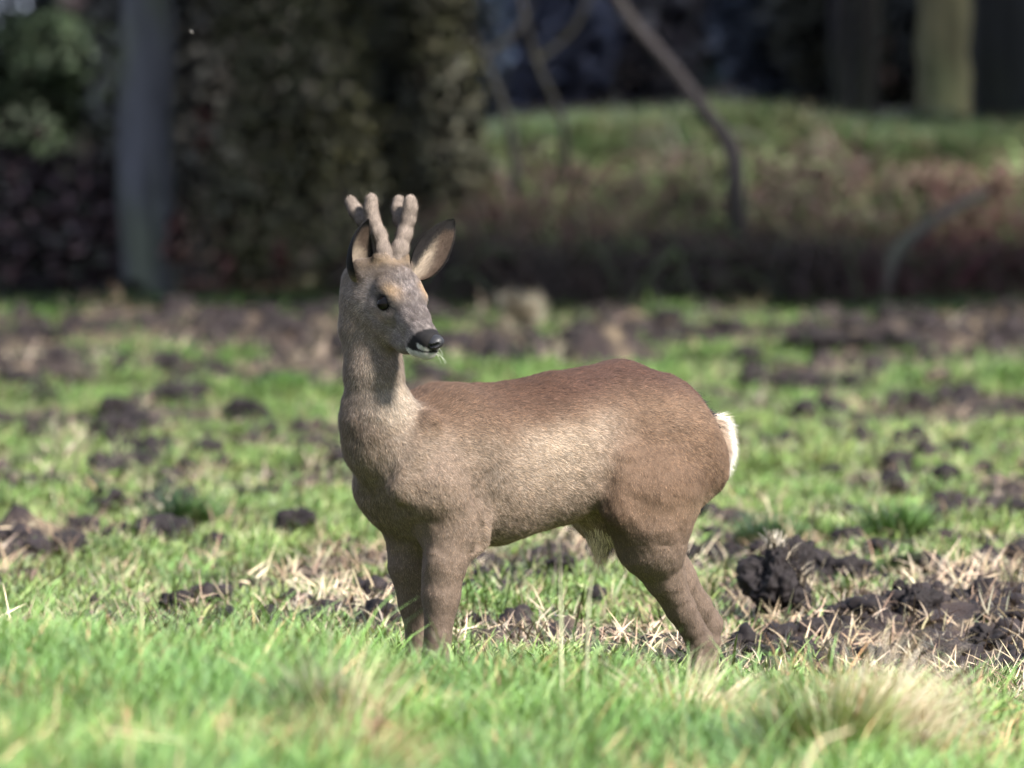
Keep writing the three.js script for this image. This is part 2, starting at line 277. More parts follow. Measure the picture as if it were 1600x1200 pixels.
// ---------------------------------------------------------------- the wood behind: trunks, bushes, bank growth
const barkMat = new THREE.MeshStandardMaterial({ vertexColors: true, roughness: 0.92 });
const leafMat = new THREE.MeshStandardMaterial({ vertexColors: true, roughness: 0.6, side: THREE.DoubleSide });
function limbGeo(pts, radii, col, amp = 0.12, rad = 14, seg = 40) { // tapered, knobbly stem along a curve
  const curve = new THREE.CatmullRomCurve3(pts), P = [], Cc = [], I = [], fr = curve.computeFrenetFrames(seg);
  for (let i = 0; i <= seg; i++) {
    const t = i / seg, c = curve.getPointAt(t), k = t * (radii.length - 1), j = Math.min(radii.length - 2, Math.floor(k)), r = lerp(radii[j], radii[j + 1], k - j);
    for (let a = 0; a <= rad; a++) {
      const an = a / rad * Math.PI * 2, ca = Math.cos(an), sa = Math.sin(an), nn = n3(ca * 2 + c.x * 3, c.y * 3.5, sa * 2 + c.z * 3) + 0.6 * n3(ca * 6, c.y * 9, sa * 6 + c.x), rr = r * (1 + amp * nn);
      P.push(c.x + (fr.normals[i].x * ca + fr.binormals[i].x * sa) * rr, c.y + (fr.normals[i].y * ca + fr.binormals[i].y * sa) * rr, c.z + (fr.normals[i].z * ca + fr.binormals[i].z * sa) * rr);
      const f = 1 + 0.55 * nn + 0.5 * n3(ca * 4, c.y * 1.1, sa * 4 + c.x), ms = 0.55 * sstep(n3(ca * 1.4 + c.x * 5, c.y * 1.7, sa * 1.4), 0.0, 0.35), lum = (col[0] + col[1] + col[2]) / 3; Cc.push(lerp(col[0], lum * 0.95, ms) * f, lerp(col[1], lum * 1.12, ms) * f, lerp(col[2], lum * 0.5, ms) * f);
    }
  }
  for (let i = 0; i < seg; i++) for (let a = 0; a < rad; a++) { const q = i * (rad + 1) + a; I.push(q, q + 1, q + rad + 1, q + 1, q + rad + 2, q + rad + 1); }
  return geoFrom(P, null, Cc, I);
}
function leavesGeo(lobes, count, size, cols, R, open = 0.35, soft = 0) { // leaf-sized folded faces spread through lobes [x, y, z, rx, ry, rz]
  const P = [], Cc = [], I = [], N = [], vol = lobes.map((l) => l[3] * l[4] * l[5]), tot = vol.reduce((a, b) => a + b);
  const a = V(), b = V(), n = V();
  for (let i = 0; i < count; i++) {
    let u = R() * tot, k = 0; while (k < lobes.length - 1 && u > vol[k]) u -= vol[k++];
    const l = lobes[k]; let x, y, z, d; do { x = 2 * R() - 1; y = 2 * R() - 1; z = 2 * R() - 1; d = x * x + y * y + z * z; } while (d > 1 || d < 0.08 * R());
    const px = l[0] + x * l[3], py = l[1] + y * l[4], pz = l[2] + z * l[5];
    if (n3(px * 3.2 / (size * 12), py * 3.2 / (size * 12), pz * 3.2 / (size * 12)) < -open) continue;
    const s = size * (0.6 + 0.8 * R()), c = cols[(R() * cols.length) | 0], f = soft ? 0.85 + 0.3 * R() + 0.5 * n3(px * 2.5, py * 2.5, pz * 2.5) : 0.7 + 0.6 * R() + 0.4 * n3(px * 2, py * 2, pz * 2);
    a.set(R() - 0.5, R() - 0.5, R() - 0.5).normalize(); b.set(R() - 0.5, R() - 0.7, R() - 0.5); n.crossVectors(a, b).normalize(); b.crossVectors(n, a).normalize(); if (n.y < 0) n.negate();
    const q = P.length / 3, m = 0.32 * s; if (soft) { b.copy(b); n.lerp(V(x / l[3], y / l[4] + 0.5, z / l[5]).normalize(), soft).normalize(); }
    for (const [e, g, h] of [[-0.5, 0, 0], [0, 1, 0.12], [0.55, 0, -0.1], [0, -1, 0.12]]) { P.push(px + a.x * s * e + b.x * m * g + n.x * s * h, py + a.y * s * e + b.y * m * g + n.y * s * h, pz + a.z * s * e + b.z * m * g + n.z * s * h); Cc.push(c[0] * f, c[1] * f, c[2] * f); N.push(n.x + (g * b.x) * 0.4, n.y + (g * b.y) * 0.4, n.z + (g * b.z) * 0.4); }
    I.push(q, q + 1, q + 2, q, q + 2, q + 3);
  }
  for (let i = 0; i < N.length; i += 3) { const l = Math.hypot(N[i], N[i + 1], N[i + 2]) || 1; N[i] /= l; N[i + 1] /= l; N[i + 2] /= l; }
  return geoFrom(P, N, Cc, I);
}
const onBank = (px, z) => { const p = onZ(px, 300, z); p.y = lay(p.x, z) - 0.02; return p; };
function tree(name, label, base, path, radii, col, crown, seed, group) {
  const g = top(new THREE.Group(), name); g.position.copy(base); tag(g, label, 'tree', group);
  const R = rng(seed);
  mesh('trunk', limbGeo(path, radii, col, 0.20, 18, 70), barkMat, g);
  const end = path[path.length - 1], low = path[path.length - 2];
  for (let i = 0; i < 5; i++) { const s = low.clone().lerp(end, R() * 0.9), an = R() * 6.28, L = 1.2 + 1.6 * R(); mesh('limb', limbGeo([s, s.clone().add(V(Math.cos(an) * L * 0.5, L * 0.35, Math.sin(an) * L * 0.5)), s.clone().add(V(Math.cos(an) * L, L * 0.6, Math.sin(an) * L))], [radii[radii.length - 1] * 0.8, 0.02, 0.008], col, 0.1, 8, 14), barkMat, g); }
  if (crown) mesh('crown', leavesGeo(crown.lobes, crown.n, crown.size, crown.cols, R, 0.5), leafMat, g);
  return g;
}
const NEEDLE = [[0.020, 0.034, 0.014], [0.030, 0.045, 0.016], [0.016, 0.026, 0.014]];
const bigCrown = (w, y0, y1, d) => ({ n: 1500, size: 0.42, cols: NEEDLE, lobes: [[0, (y0 + y1) / 2 + 0.9, 0, w, (y1 - y0) / 2, d], [w * 0.5, y0 + 2.2, 0.3, w * 0.6, 0.9, d * 0.7], [-w * 0.5, y0 + 2.3, -0.2, w * 0.6, 0.9, d * 0.7]] });
{
  let b = onBank(232, -24.35);
  tree('tree', 'smooth grey upright trunk standing at the field edge beside the dark evergreen', b, [V(0.02, -0.1, 0), V(-0.01, 0.5, 0), V(0.0, 1.1, 0), V(0.03, 2.4, 0), V(0.1, 5.5, 0)], [0.105, 0.083, 0.080, 0.075, 0.06], [0.075, 0.075, 0.088], bigCrown(2.4, 2.6, 7.5, 2.0), 301);
  b = onBank(118, -31);
  tree('tree', 'pale pinkish trunk farther back in the wood, behind the green undergrowth', b, [V(0, -0.1, 0), V(0.02, 0.6, 0), V(0.0, 1.6, 0), V(0.05, 5, 0)], [0.09, 0.075, 0.072, 0.05], [0.30, 0.205, 0.175], bigCrown(2.4, 2.8, 7, 2.2), 302);
  b = onBank(1482, -28.0);
  tree('tree', 'broad olive-beige trunk behind the grassy bank, lit along one side', b, [V(0, -0.1, 0), V(0.01, 0.5, 0), V(-0.02, 1.6, 0), V(0.05, 5, 0)], [0.125, 0.105, 0.10, 0.07], [0.20, 0.175, 0.095], bigCrown(2.6, 2.5, 7.5, 2.2), 303);
  b = onBank(1575, -26.6);
  tree('tree', 'nearly black trunk behind the bank beside the olive-beige one', b, [V(0, -0.1, 0), V(0.0, 0.6, 0), V(0.02, 1.6, 0), V(0.1, 5, 0)], [0.135, 0.12, 0.115, 0.08], [0.014, 0.014, 0.015], bigCrown(2.4, 2.5, 7.5, 2.2), 304);
  b = onBank(1345, -29.5);
  tree('tree', 'slim dull brown trunk among the shadows behind the bank', b, [V(0, -0.1, 0), V(0.03, 0.6, 0), V(0.02, 1.6, 0), V(0.1, 5, 0)], [0.05, 0.04, 0.038, 0.03], [0.026, 0.022, 0.018], bigCrown(2.0, 2.6, 7, 2), 305);
  b = onBank(1318, -28.2);
  tree('tree', 'slim grey-lilac trunk just beside the brown one behind the bank', b, [V(0, -0.1, 0), V(-0.02, 0.6, 0), V(0.02, 1.6, 0), V(0.1, 5, 0)], [0.035, 0.03, 0.028, 0.02], [0.030, 0.026, 0.031], null, 306);
  // the leaning thorn that grows out of the face of the bank
  b = onZ(1152, 345, -23.9); b.y = lay(b.x, b.z) - 0.03;
  const q = (px, py, z) => onZ(px, py, z).sub(b);
  tree('thorn_tree', 'dark leaning thorn tree growing out of the bank, bent towards the deer', b, [V(0, -0.03, 0), q(1150, 300, -23.9), q(1143, 235, -23.95), q(1095, 165, -24.0), q(1040, 95, -24.05), q(985, 30, -24.1), q(930, -60, -24.1), q(860, -220, -24.1)], [0.036, 0.033, 0.031, 0.026, 0.022, 0.019, 0.016, 0.010], [0.013, 0.010, 0.011], null, 307);
  // thin leaning stems beside the evergreen
  [['thin grey stem leaning away from the evergreen, nearest to it', 800, 215, 755, 90, 690, -60, 0.016], ['thin pale stem curving up from the start of the bank', 880, 200, 838, 95, 800, -60, 0.013], ['long thin stem arching across the darkness behind the antlers', 770, 400, 735, 300, 640, 190, 0.014]].forEach(([label, x0, y0, x1, y1, x2, y2, r], i) => {
    const z = -24.3 - 0.1 * i, s = onZ(x0, y0, z); const g = top(new THREE.Group(), 'leaning_stem'); g.position.set(s.x, s.y, z); tag(g, label, 'sapling');
    const e0 = s.clone(); e0.y = Math.min(s.y, lay(s.x, z)) - 0.03;
    const pts = [e0.sub(s), ...[[x0, y0], [x1, y1], [x2, y2]].map(([x, y]) => onZ(x, y, z).sub(s))]; if (pts[0].distanceTo(pts[1]) < 0.06) pts.splice(1, 1);
    mesh('stem', limbGeo(pts, [r * 1.2, r, r * 0.8, r * 0.5], i % 2 ? [0.016, 0.014, 0.013] : [0.012, 0.011, 0.010], 0.1, 8, 30), barkMat, g);
    mesh('twig', limbGeo([pts[pts.length - 2], pts[pts.length - 2].clone().add(V(0.12, 0.10, 0.02)), pts[pts.length - 2].clone().add(V(0.20, 0.26, 0.03))], [r * 0.5, r * 0.35, 0.002], [0.04, 0.035, 0.032], 0.1, 6, 10), barkMat, g);
  });
  { // dead branch that lies against the bank
    const z = -23.35, s = onZ(1395, 405, z), g = top(new THREE.Group(), 'dead_branch'); g.position.copy(s); tag(g, 'bare grey dead branch resting against the dark red side of the bank', 'branch');
    mesh('stem', limbGeo([onZ(1385, 460, z), onZ(1398, 400, z), onZ(1440, 358, z - 0.1), onZ(1490, 325, z - 0.2), onZ(1545, 298, z - 0.35)].map((p) => p.sub(s)), [0.022, 0.024, 0.02, 0.016, 0.010], [0.085, 0.070, 0.066], 0.12, 10, 30), barkMat, g);
    mesh('twig', limbGeo([onZ(1440, 358, z - 0.1), onZ(1445, 330, z - 0.1), onZ(1462, 300, z - 0.15)].map((p) => p.sub(s)), [0.010, 0.007, 0.003], [0.08, 0.066, 0.062], 0.1, 6, 10), barkMat, g);
  }
  // unseen evergreens added to shade the wood; field-side crowns leave a sun gap
  [[-6.5, -29, 0], [-3.6, -34, 0], [4.2, -33, 0], [6.6, -28.5, 0], [-6, -25.2, 0], [2.95, -20.7, 1], [8.0, -20.4, 1], [4.5, -25.6, 0], [-3.0, -20.9, 1]].forEach(([x, z, field], i) => {
    const p = V(x, lay(x, z) - 0.05, z), c = bigCrown(field ? 2.6 : 2.4, 2.9, 8.5, 2.2); c.n = field ? 4200 : 1500;
    if (field && x > 0) { c.lobes = [[-0.7, 8.4, 0, 1.9, 2.0, 0.9], [0.6, 3.2, 0, 2.2, 0.72, 0.8], [1.4, 3.1, 0.2, 1.5, 0.65, 0.7], ...(x < 5 ? [[-1.7, 5.5, 0, 1.2, 3.4, 1.6], [-1.6, 4.6, 0.3, 1.2, 1.4, 1.4]] : [])]; c.n = 8000; c.size = 0.34; }  // lobes shaped to shade the slope and let sun onto the bank top
    tree('shade_tree', 'tall dark evergreen added out of view to shade the wood, its crown above the picture', p, [V(0, 0, 0), V(0.03, 1.4, 0), V(0.05, 3.5, 0), V(0.1, 6.5, 0)], [0.13, 0.11, 0.09, 0.05], [0.05, 0.043, 0.038], c, 320 + i, 'unseen evergreens added for shade');
  });
  // bushes
  function bush(name, label, base, lobes, n, size, cols, seed, cat = 'bush', group) {
    const g = top(new THREE.Group(), name); g.position.copy(base); tag(g, label, cat, group); const R = rng(seed);
    for (let i = 0; i < 4; i++) { const l = lobes[i % lobes.length]; mesh('stem', limbGeo([V((R() - 0.5) * 0.1, -0.05, (R() - 0.5) * 0.1), V(l[0] * 0.6, Math.max(0.05, l[1] * 0.5), l[2] * 0.5), V(l[0] + (R() - 0.5) * l[3], l[1] + l[4] * 0.5, l[2] + (R() - 0.5) * l[5])], [0.02, 0.014, 0.005], [0.05, 0.04, 0.034], 0.1, 6, 10), barkMat, g); }
    mesh('foliage', leavesGeo(lobes, n * 2.6, size * 0.66, cols, R, 0.42, 0.85), leafMat, g);
  }
  const IVY = [[0.115, 0.112, 0.060], [0.130, 0.128, 0.056], [0.105, 0.106, 0.070], [0.145, 0.140, 0.058]];
  b = onBank(530, -24.35);
  bush('evergreen_bush', 'tall dark olive evergreen bush behind the antlers', b, [[0.02, 0.30, 0, 0.38, 0.42, 0.3], [-0.10, 0.85, 0, 0.28, 0.5, 0.3], [-0.22, 1.4, 0, 0.3, 0.7, 0.3], [0.0, 2.2, 0, 0.45, 0.6, 0.4], [-0.3, 0.35, 0.02, 0.2, 0.4, 0.2]], 15000, 0.038, IVY, 401);
  b = onBank(395, -25.4);
  bush('evergreen_bush', 'blackish evergreen bush filling the gap beside the grey trunk', b, [[0, 0.6, 0, 0.34, 0.7, 0.3], [0, 1.6, 0, 0.4, 0.7, 0.3], [-0.3, 0.9, -0.1, 0.3, 0.9, 0.3]], 7000, 0.055, [[0.12, 0.122, 0.11], [0.13, 0.13, 0.11], [0.14, 0.125, 0.11]], 402);
  b = onBank(690, -24.2);
  bush('evergreen_bush', 'thin drooping olive growth at the edge of the evergreen bush', b, [[0, 0.45, 0, 0.16, 0.5, 0.2], [-0.08, 1.05, 0, 0.2, 0.4, 0.2]], 2200, 0.05, [[0.05, 0.052, 0.022], [0.034, 0.034, 0.02], [0.07, 0.065, 0.035]], 403);
  b = onBank(90, -24.7);
  bush('bramble_thicket', 'dark purple-brown bramble thicket at the foot of the trees, left edge', b, [[0, 0.22, 0, 0.45, 0.30, 0.3], [-0.25, 0.3, 0, 0.3, 0.26, 0.25], [0.22, 0.2, 0.05, 0.2, 0.26, 0.2]], 5200, 0.05, [[0.13, 0.088, 0.10], [0.10, 0.072, 0.085], [0.21, 0.12, 0.118], [0.10, 0.108, 0.08]], 404);
  bush('bramble_thicket', 'dark purplish bramble thicket just outside the picture on the left', onBank(-330, -24.9), [[0, 0.3, 0, 0.6, 0.36, 0.3], [0.4, 0.25, 0, 0.4, 0.3, 0.3]], 3200, 0.05, [[0.13, 0.088, 0.10], [0.10, 0.072, 0.085], [0.10, 0.108, 0.08]], 408);
  bush('evergreen_bush', 'broad dark evergreen just outside the picture on the left', onBank(-560, -26.5), [[0, 0.7, 0, 0.8, 0.8, 0.4], [0.3, 1.7, 0, 0.7, 0.8, 0.4]], 5200, 0.06, IVY, 409);
  b = onBank(85, -27.2);
  bush('leafy_bush', 'mid green leafy undergrowth in front of the pale pinkish trunk', b, [[0, 0.72, 0, 0.32, 0.2, 0.25], [0.2, 0.62, 0, 0.25, 0.2, 0.2], [-0.2, 0.5, 0, 0.3, 0.25, 0.2]], 2600, 0.055, [[0.055, 0.090, 0.042], [0.040, 0.064, 0.034], [0.065, 0.098, 0.046]], 405);
  b = onBank(20, -33);
  bush('leafy_bush', 'blue-grey bush deep in the wood beyond the pinkish trunk', b, [[0, 0.8, 0, 0.5, 0.5, 0.3], [0.35, 1.0, 0, 0.3, 0.5, 0.3]], 2000, 0.08, [[0.055, 0.072, 0.085], [0.04, 0.05, 0.055]], 406);
  // undergrowth beyond the bank: cool grey-green, and grey-blue leaves standing in for bluish glimpses
  [[640, -31, 0.85, 0.36, [[0.459, 0.574, 0.700], [0.275, 0.344, 0.459], [0.700, 0.700, 0.700]], 'pale blue-grey bush standing in for a bluish glimpse between the evergreen and the leaning stems'],
    [770, -33, 0.55, 0.5, [[0.275, 0.312, 0.482], [0.207, 0.220, 0.321]], 'slate-blue bush standing in for a bluish glimpse low behind the first leaning stems'],
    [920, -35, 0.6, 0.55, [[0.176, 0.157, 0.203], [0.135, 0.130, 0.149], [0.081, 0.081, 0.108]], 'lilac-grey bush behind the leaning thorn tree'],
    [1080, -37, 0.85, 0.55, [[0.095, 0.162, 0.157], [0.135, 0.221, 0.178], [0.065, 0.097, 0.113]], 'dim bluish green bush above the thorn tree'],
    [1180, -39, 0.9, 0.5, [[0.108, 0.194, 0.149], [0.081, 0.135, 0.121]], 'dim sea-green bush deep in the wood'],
    [1240, -34, 0.62, 0.32, [[0.230, 0.270, 0.365], [0.135, 0.162, 0.216]], 'grey-blue bush standing in for a bluish glimpse beside the slim trunks'],
    [1400, -33, 0.7, 0.5, [[0.065, 0.070, 0.054], [0.095, 0.092, 0.059]], 'dark brownish green bush between the slim and the broad trunks'],
    [1600, -31, 0.7, 0.5, [[0.027, 0.032, 0.035], [0.038, 0.043, 0.043]], 'almost black bush beyond the nearly black trunk'],
    [300, -32, 0.9, 0.6, [[0.032, 0.038, 0.038], [0.054, 0.054, 0.054]], 'almost black bush behind the smooth grey trunk'],
    [510, -30, 1.0, 0.6, [[0.049, 0.054, 0.038], [0.032, 0.038, 0.032]], 'almost black bush behind the tall evergreen bush']].forEach(([px, z, h, w, cols, label], i) => {
    bush('undergrowth_bush', label, onBank(px, z), [[0, h * 0.5, 0, w, h * 0.62, 0.4], [w * 0.5, h * 0.75, 0, w * 0.6, h * 0.5, 0.3], [-w * 0.5, h * 0.6, 0.1, w * 0.6, h * 0.5, 0.3]], 2600, 0.075, cols, 420 + i);
  });
  [['russet dead leaves hanging beside the grey trunk', 322, 180], ['cluster of russet leaves low in the dark evergreen', 272, 352], ['small russet spray at the foot of the evergreen', 440, 400], ['rusty spray of leaves at the foot of the dark bush', 350, 408]].forEach(([label, px, py], i) => {
    const p = onZ(px, py, -24.15), g = top(new THREE.Group(), 'russet_spray'); g.position.copy(p); tag(g, label, 'leaves');
    mesh('foliage', leavesGeo([[0, 0, 0, 0.03, 0.05, 0.04], [-0.012, -0.09, 0, 0.03, 0.04, 0.03]], 70, 0.035, [[0.22, 0.085, 0.07], [0.15, 0.065, 0.055]], rng(440 + i), 1), leafMat, g);
    mesh('stem', limbGeo([V(0, 0.05, 0), V(-0.02, -0.1, 0.01), V(0.02, Math.min(-0.2, lay(p.x, p.z) - p.y - 0.02), 0)], [0.003, 0.004, 0.006], [0.05, 0.035, 0.03], 0.1, 5, 8), barkMat, g);
  });
  // growth on the bank: arching bramble stems, fallen leaves, grass along the top
  {
    const R = rng(461), arc = [0, 1, 2].map((s) => { const r = rng(470 + s), g = []; for (let i = 0; i < 5; i++) { const a = r() * 6.28, L = 0.14 + 0.2 * r(); g.push(limbGeo([V(0, -0.02, 0), V(Math.cos(a) * L * 0.4, 0.10 + 0.1 * r(), Math.sin(a) * L * 0.4 + 0.04), V(Math.cos(a) * L, 0.02 + 0.05 * r(), Math.sin(a) * L + 0.06)], [0.004, 0.0032, 0.0015], [1, 1, 1], 0.1, 4, 6)); } g.push(leavesGeo([[0, 0.06, 0.05, 0.13, 0.09, 0.1]], 34, 0.034, [[1.1, 1, 1], [0.7, 0.8, 0.75]], r, 2)); return mergeGeometries(g); });
    const spots = [];
    for (let i = 0; i < 2600; i++) {
      const x = -0.4 + 3.9 * R(), z = -23.5 - 0.98 * R(), t = sstep(-z, 23.55, 24.4), red = sstep(x, 0.95, 1.5);
      const c = mix3(mix3([0.080, 0.046, 0.042], [0.042, 0.031, 0.029], R()), [0.090, 0.020, 0.024], red * (0.4 + 0.6 * R()) * (1 - 0.5 * t)), gr = R() < 0.12 + 0.15 * t ? [0.09, 0.12, 0.05] : c, f = 0.5 + R();
      spots.push({ x, y: lay(x, z), z, yaw: R() * 6.28, s: 0.6 + 0.7 * R(), tx: 0.3 * R(), c: gr.map((v) => v * f) });
    }
    const g = new THREE.Group(); top(g, 'bramble_tangle'); tag(g, 'tangle of purple-brown bramble and dead leaves over the bank face', 'brambles', null, 'stuff');
    const m = new THREE.Matrix4(), q4 = new THREE.Quaternion(), e = new THREE.Euler(), c = new THREE.Color();
    arc.forEach((geo, v) => { const mine = spots.filter((_, i) => i % 3 === v), im = new THREE.InstancedMesh(geo, leafMat, mine.length); im.name = 'brambles'; im.userData.kind = 'stuff'; im.castShadow = im.receiveShadow = true; mine.forEach((s, i) => { m.compose(V(s.x, s.y, s.z), q4.setFromEuler(e.set(s.tx, s.yaw, 0)), V(s.s, s.s, s.s)); im.setMatrixAt(i, m); im.setColorAt(i, c.setRGB(...s.c)); }); g.add(im); });
    const topSpots = [];
    for (let i = 0; i < 5200; i++) {
      const x = -0.3 + 3.8 * R(), z = -24.55 - 2.2 * R(), t = fbm(x * 2.2, z * 2, 3, 21); if (t < -0.34) continue;
      const k = mix3([0.175, 0.28, 0.115], R() < 0.45 ? [0.34, 0.27, 0.19] : [0.15, 0.25, 0.12], R()), f = 0.7 + 0.5 * R();
      topSpots.push({ x, y: lay(x, z), z, yaw: R() * 6.28, s: 0.8 + 0.7 * R() + 0.8 * t, h: 0.8, c: k.map((v) => v * f) });
    }
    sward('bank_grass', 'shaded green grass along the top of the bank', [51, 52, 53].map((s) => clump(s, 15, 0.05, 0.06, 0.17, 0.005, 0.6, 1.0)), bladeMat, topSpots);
  }
}
// ---------------------------------------------------------------- clods, tufts and stalks of the field
const clodMat = new THREE.MeshPhysicalMaterial({ vertexColors: true, roughness: 0.8, specularIntensity: 0.35 });
function clodGeo(w, h, d, seed, detail = 5, dark = 1) {
  let g = new THREE.IcosahedronGeometry(0.5, detail); g.deleteAttribute('uv'); g.deleteAttribute('normal'); g = mergeVertices(g, 1e-4); const p = g.attributes.position, Cc = [];
  for (let i = 0; i < p.count; i++) {
    let x = p.getX(i), y = p.getY(i), z = p.getZ(i), o = seed * 5.17;
    const rg = (q, f) => 1 - 2 * Math.abs(n3(x * f + q, y * f, z * f + o)); const k = 0.85 + 0.75 * n3(x * 2.4 + o, y * 2.4, z * 2.4) + 0.26 * rg(o, 4.2) + 0.20 * rg(3 + o, 9) + 0.10 * rg(7 + o, 21);
    const cut = 1 - 0.12 * Math.abs(n3(x * 4 + o, 3, z * 4)); x *= k * cut; y *= k; z *= k;
    p.setXYZ(i, x * w, (y + 0.12) * h, z * d);
    const f = dark * (0.75 + 0.6 * n3(x * 12 + o, y * 12, z * 12) + 0.25 * n3(x * 40, y * 40 + o, z * 40)); Cc.push(0.0125 * f, 0.0096 * f, 0.0100 * f);
  }
  g.setAttribute('color', new THREE.BufferAttribute(new Float32Array(Cc), 3)); g.computeVertexNormals(); return g;
}
const scaleAt = (p) => (25 - p.z) / LENS;
[[1306, 915, 105, 62, 'broad sloping slab of dark turned soil beside the big upright sod'], [1437, 962, 58, 52, 'blocky dark clod in the right part of the field, nearer than the slab'],
  [100, 862, 55, 34, 'round black clod alone in the grass near the left edge'], [255, 852, 95, 50, 'long low heap of black soil under the dark green tuft'], [337, 868, 42, 34, 'small black clod at the end of the long low heap'],
  [460, 836, 56, 52, 'pointed dark clod in the grass just in front of the deer\'s chest, left of it'], [292, 632, 92, 42, 'large dark clod out of focus in the middle of the left half'], [388, 652, 55, 30, 'flat dark clod just behind the large unfocused one'],
  [28, 605, 60, 34, 'dark clod at the left edge of the field, half-way back'], [62, 622, 46, 26, 'smaller dark clod next to the one at the left edge'], [1165, 570, 56, 30, 'dark clod out of focus beyond the deer\'s rump'],
  [1205, 605, 80, 28, 'flat dark ridge of soil beyond the white rump patch'], [278, 952, 56, 34, 'black clod just behind the long foreground grass'], [462, 945, 40, 30, 'small wet black clod between grass blades left of the forelegs'],
  [352, 978, 34, 34, 'small dark clod at the back edge of the verge grass'], [1195, 1036, 66, 40, 'dark clod next to the deer\'s hind foot'], [1372, 868, 46, 30, 'low clod in front of the broad green tuft'], [1442, 892, 66, 34, 'dark crumbly clod under the right end of the broad green tuft'],
  [1478, 758, 46, 34, 'half-hidden clod far right behind the broad green tuft'], [1592, 806, 50, 26, 'dark clod cut by the right edge of the picture'], [1402, 545, 74, 36, 'dark clod in the ploughed strip far behind, farthest right'], [1290, 540, 110, 32, 'long dark ridge in the ploughed strip beyond the deer'],
  [1325, 850, 44, 28, 'small dark clod between the big sod and the broad tuft'], [880, 888, 40, 28, 'small dark clod seen below the deer\'s belly'], [930, 950, 46, 34, 'dark soil lump in front of the hind legs, under the belly'], [1545, 1010, 60, 40, 'dark lump of soil close to the right edge, near the foreground'],
  [180, 640, 40, 26, 'dark clod left of the large unfocused one'], [60, 690, 44, 24, 'brownish clod low in the grass at far left'], [1300, 745, 36, 24, 'small clod in the thin grass behind the rump'], [40, 470, 90, 40, 'dark ploughed ridge far behind at the left edge'], [195, 470, 60, 34, 'dark ploughed lump far behind beside the left ridge']].forEach(([px, py, w, h, label], i) => {
  const p = onGround(px, py), s = scaleAt(p), m = mesh(numbered('soil_clod'), clodGeo(w * s, h * s * 1.1, w * s * 0.9, i + 1, 14), clodMat, scene);
  m.position.set(p.x, p.y, p.z); m.rotation.y = i * 1.7; tag(m, label, 'clod of soil', 'clods of turned soil in the field');
});
{ // the upright sod: a torn-up piece of turf with bleached grass on its lit side
  const p = onGround(1212, 955), s = scaleAt(p), g = top(new THREE.Group(), 'upright_sod'); g.position.copy(p); tag(g, 'large upright black sod with bleached grass along its top, behind the hind legs', 'sod');
  const c = mesh('soil', clodGeo(76 * s, 100 * s, 70 * s, 77, 24), clodMat, g); c.rotation.z = -0.28; c.position.y = 30 * s;
  const R = rng(601), o = bag(); for (let i = 0; i < 420; i++) { const t = R(), x = lerp(-12, 50, t) * s, y = lerp(98, 20, t * t) * s; blade(o, V(x, y, (R() - 0.5) * 50 * s), (14 + 26 * R()) * s, 0.0022, R() * 6.28, 0.5 * R(), 1.2 * R(), [0.40, 0.33, 0.24], [0.72, 0.64, 0.50], R); }
  mesh('dry_grass', bagGeo(o), dryMat, g).userData.kind = 'stuff';
}
{ // crumbs of soil
  const R = rng(611), g = new THREE.Group(); top(g, 'soil_crumbs'); tag(g, 'small crumbs of dark soil strewn over the bare patches', 'soil', null, 'stuff');
  const m = new THREE.Matrix4(), q = new THREE.Quaternion(), e = new THREE.Euler(), c = new THREE.Color();
  for (let v = 0; v < 5; v++) {
    const list = []; for (let i = 0; i < 4600; i++) { const z = 1.4 - 25 * Math.pow(R(), 1.2), x = (2 * R() - 1) * halfView(z), b = bare(x, z); if (b + 0.2 * (R() - 0.5) < -0.02 || dipDist(x, z) < 0.12) continue; if (n2(x * 2.7, z * 1.6, 31) < 0.02) continue; list.push([x, z, 0.011 + 0.05 * Math.pow(R(), 2.6) * (1 + 0.02 * -z)]); }
    const im = new THREE.InstancedMesh(clodGeo(1, 0.8, 1, 90 + v, 3), clodMat, list.length); im.name = 'crumbs'; im.userData.kind = 'stuff'; im.castShadow = im.receiveShadow = true;
    list.forEach(([x, z, s], i) => { m.compose(V(x, lay(x, z), z), q.setFromEuler(e.set(0.4 * R(), R() * 6.28, 0.4 * R())), V(s, s, s)); im.setMatrixAt(i, m); const f = 0.6 + 0.9 * R(); im.setColorAt(i, c.setRGB(f * 1.05, f, f)); }); g.add(im);
  }
}
function tuft(name, label, px, py, w, h, n, c0, c1, seed, opt = {}) {
  const p = opt.at ?? onGround(px, py), s = scaleAt(p), R = rng(seed), o = bag();
  for (let i = 0; i < n; i++) {
    const r = Math.sqrt(R()), a = R() * 6.283, x = r * Math.cos(a) * w * 0.42 * s, z = r * Math.sin(a) * w * 0.42 * s, f = 0.65 + 0.6 * R();
    blade(o, V(x, lay(p.x + x, p.z + z) - p.y - 0.005, z), h * s * (0.6 + 0.7 * R()) * (1 - 0.3 * r), (opt.wd ?? 0.0036) * (0.6 + 0.7 * R()), (opt.yaw ?? a) + (R() - 0.5) * (opt.spread ?? 1.6), (opt.lean ?? 0.15) + 0.5 * R() * r, (opt.bend ?? 0.8) * (0.4 + R()), c0.map((v) => v * f), c1.map((v) => v * f), R);
  }
  const g = top(new THREE.Group(), name); g.position.copy(p); tag(g, label, opt.cat ?? 'grass tuft'); const b = mesh('blades', bagGeo(o), opt.mat ?? bladeMat, g); b.userData.kind = 'stuff'; return g;
}
const G0 = [0.045, 0.085, 0.022], G1 = [0.105, 0.20, 0.055];
tuft('grass_tuft', 'dense dark green tuft above the long heap of black soil', 285, 818, 130, 66, 420, G0, G1, 621);
tuft('grass_tuft', 'dark green tuft just beyond the hind legs, near the upright sod', 1200, 855, 115, 66, 380, G0, G1, 622);
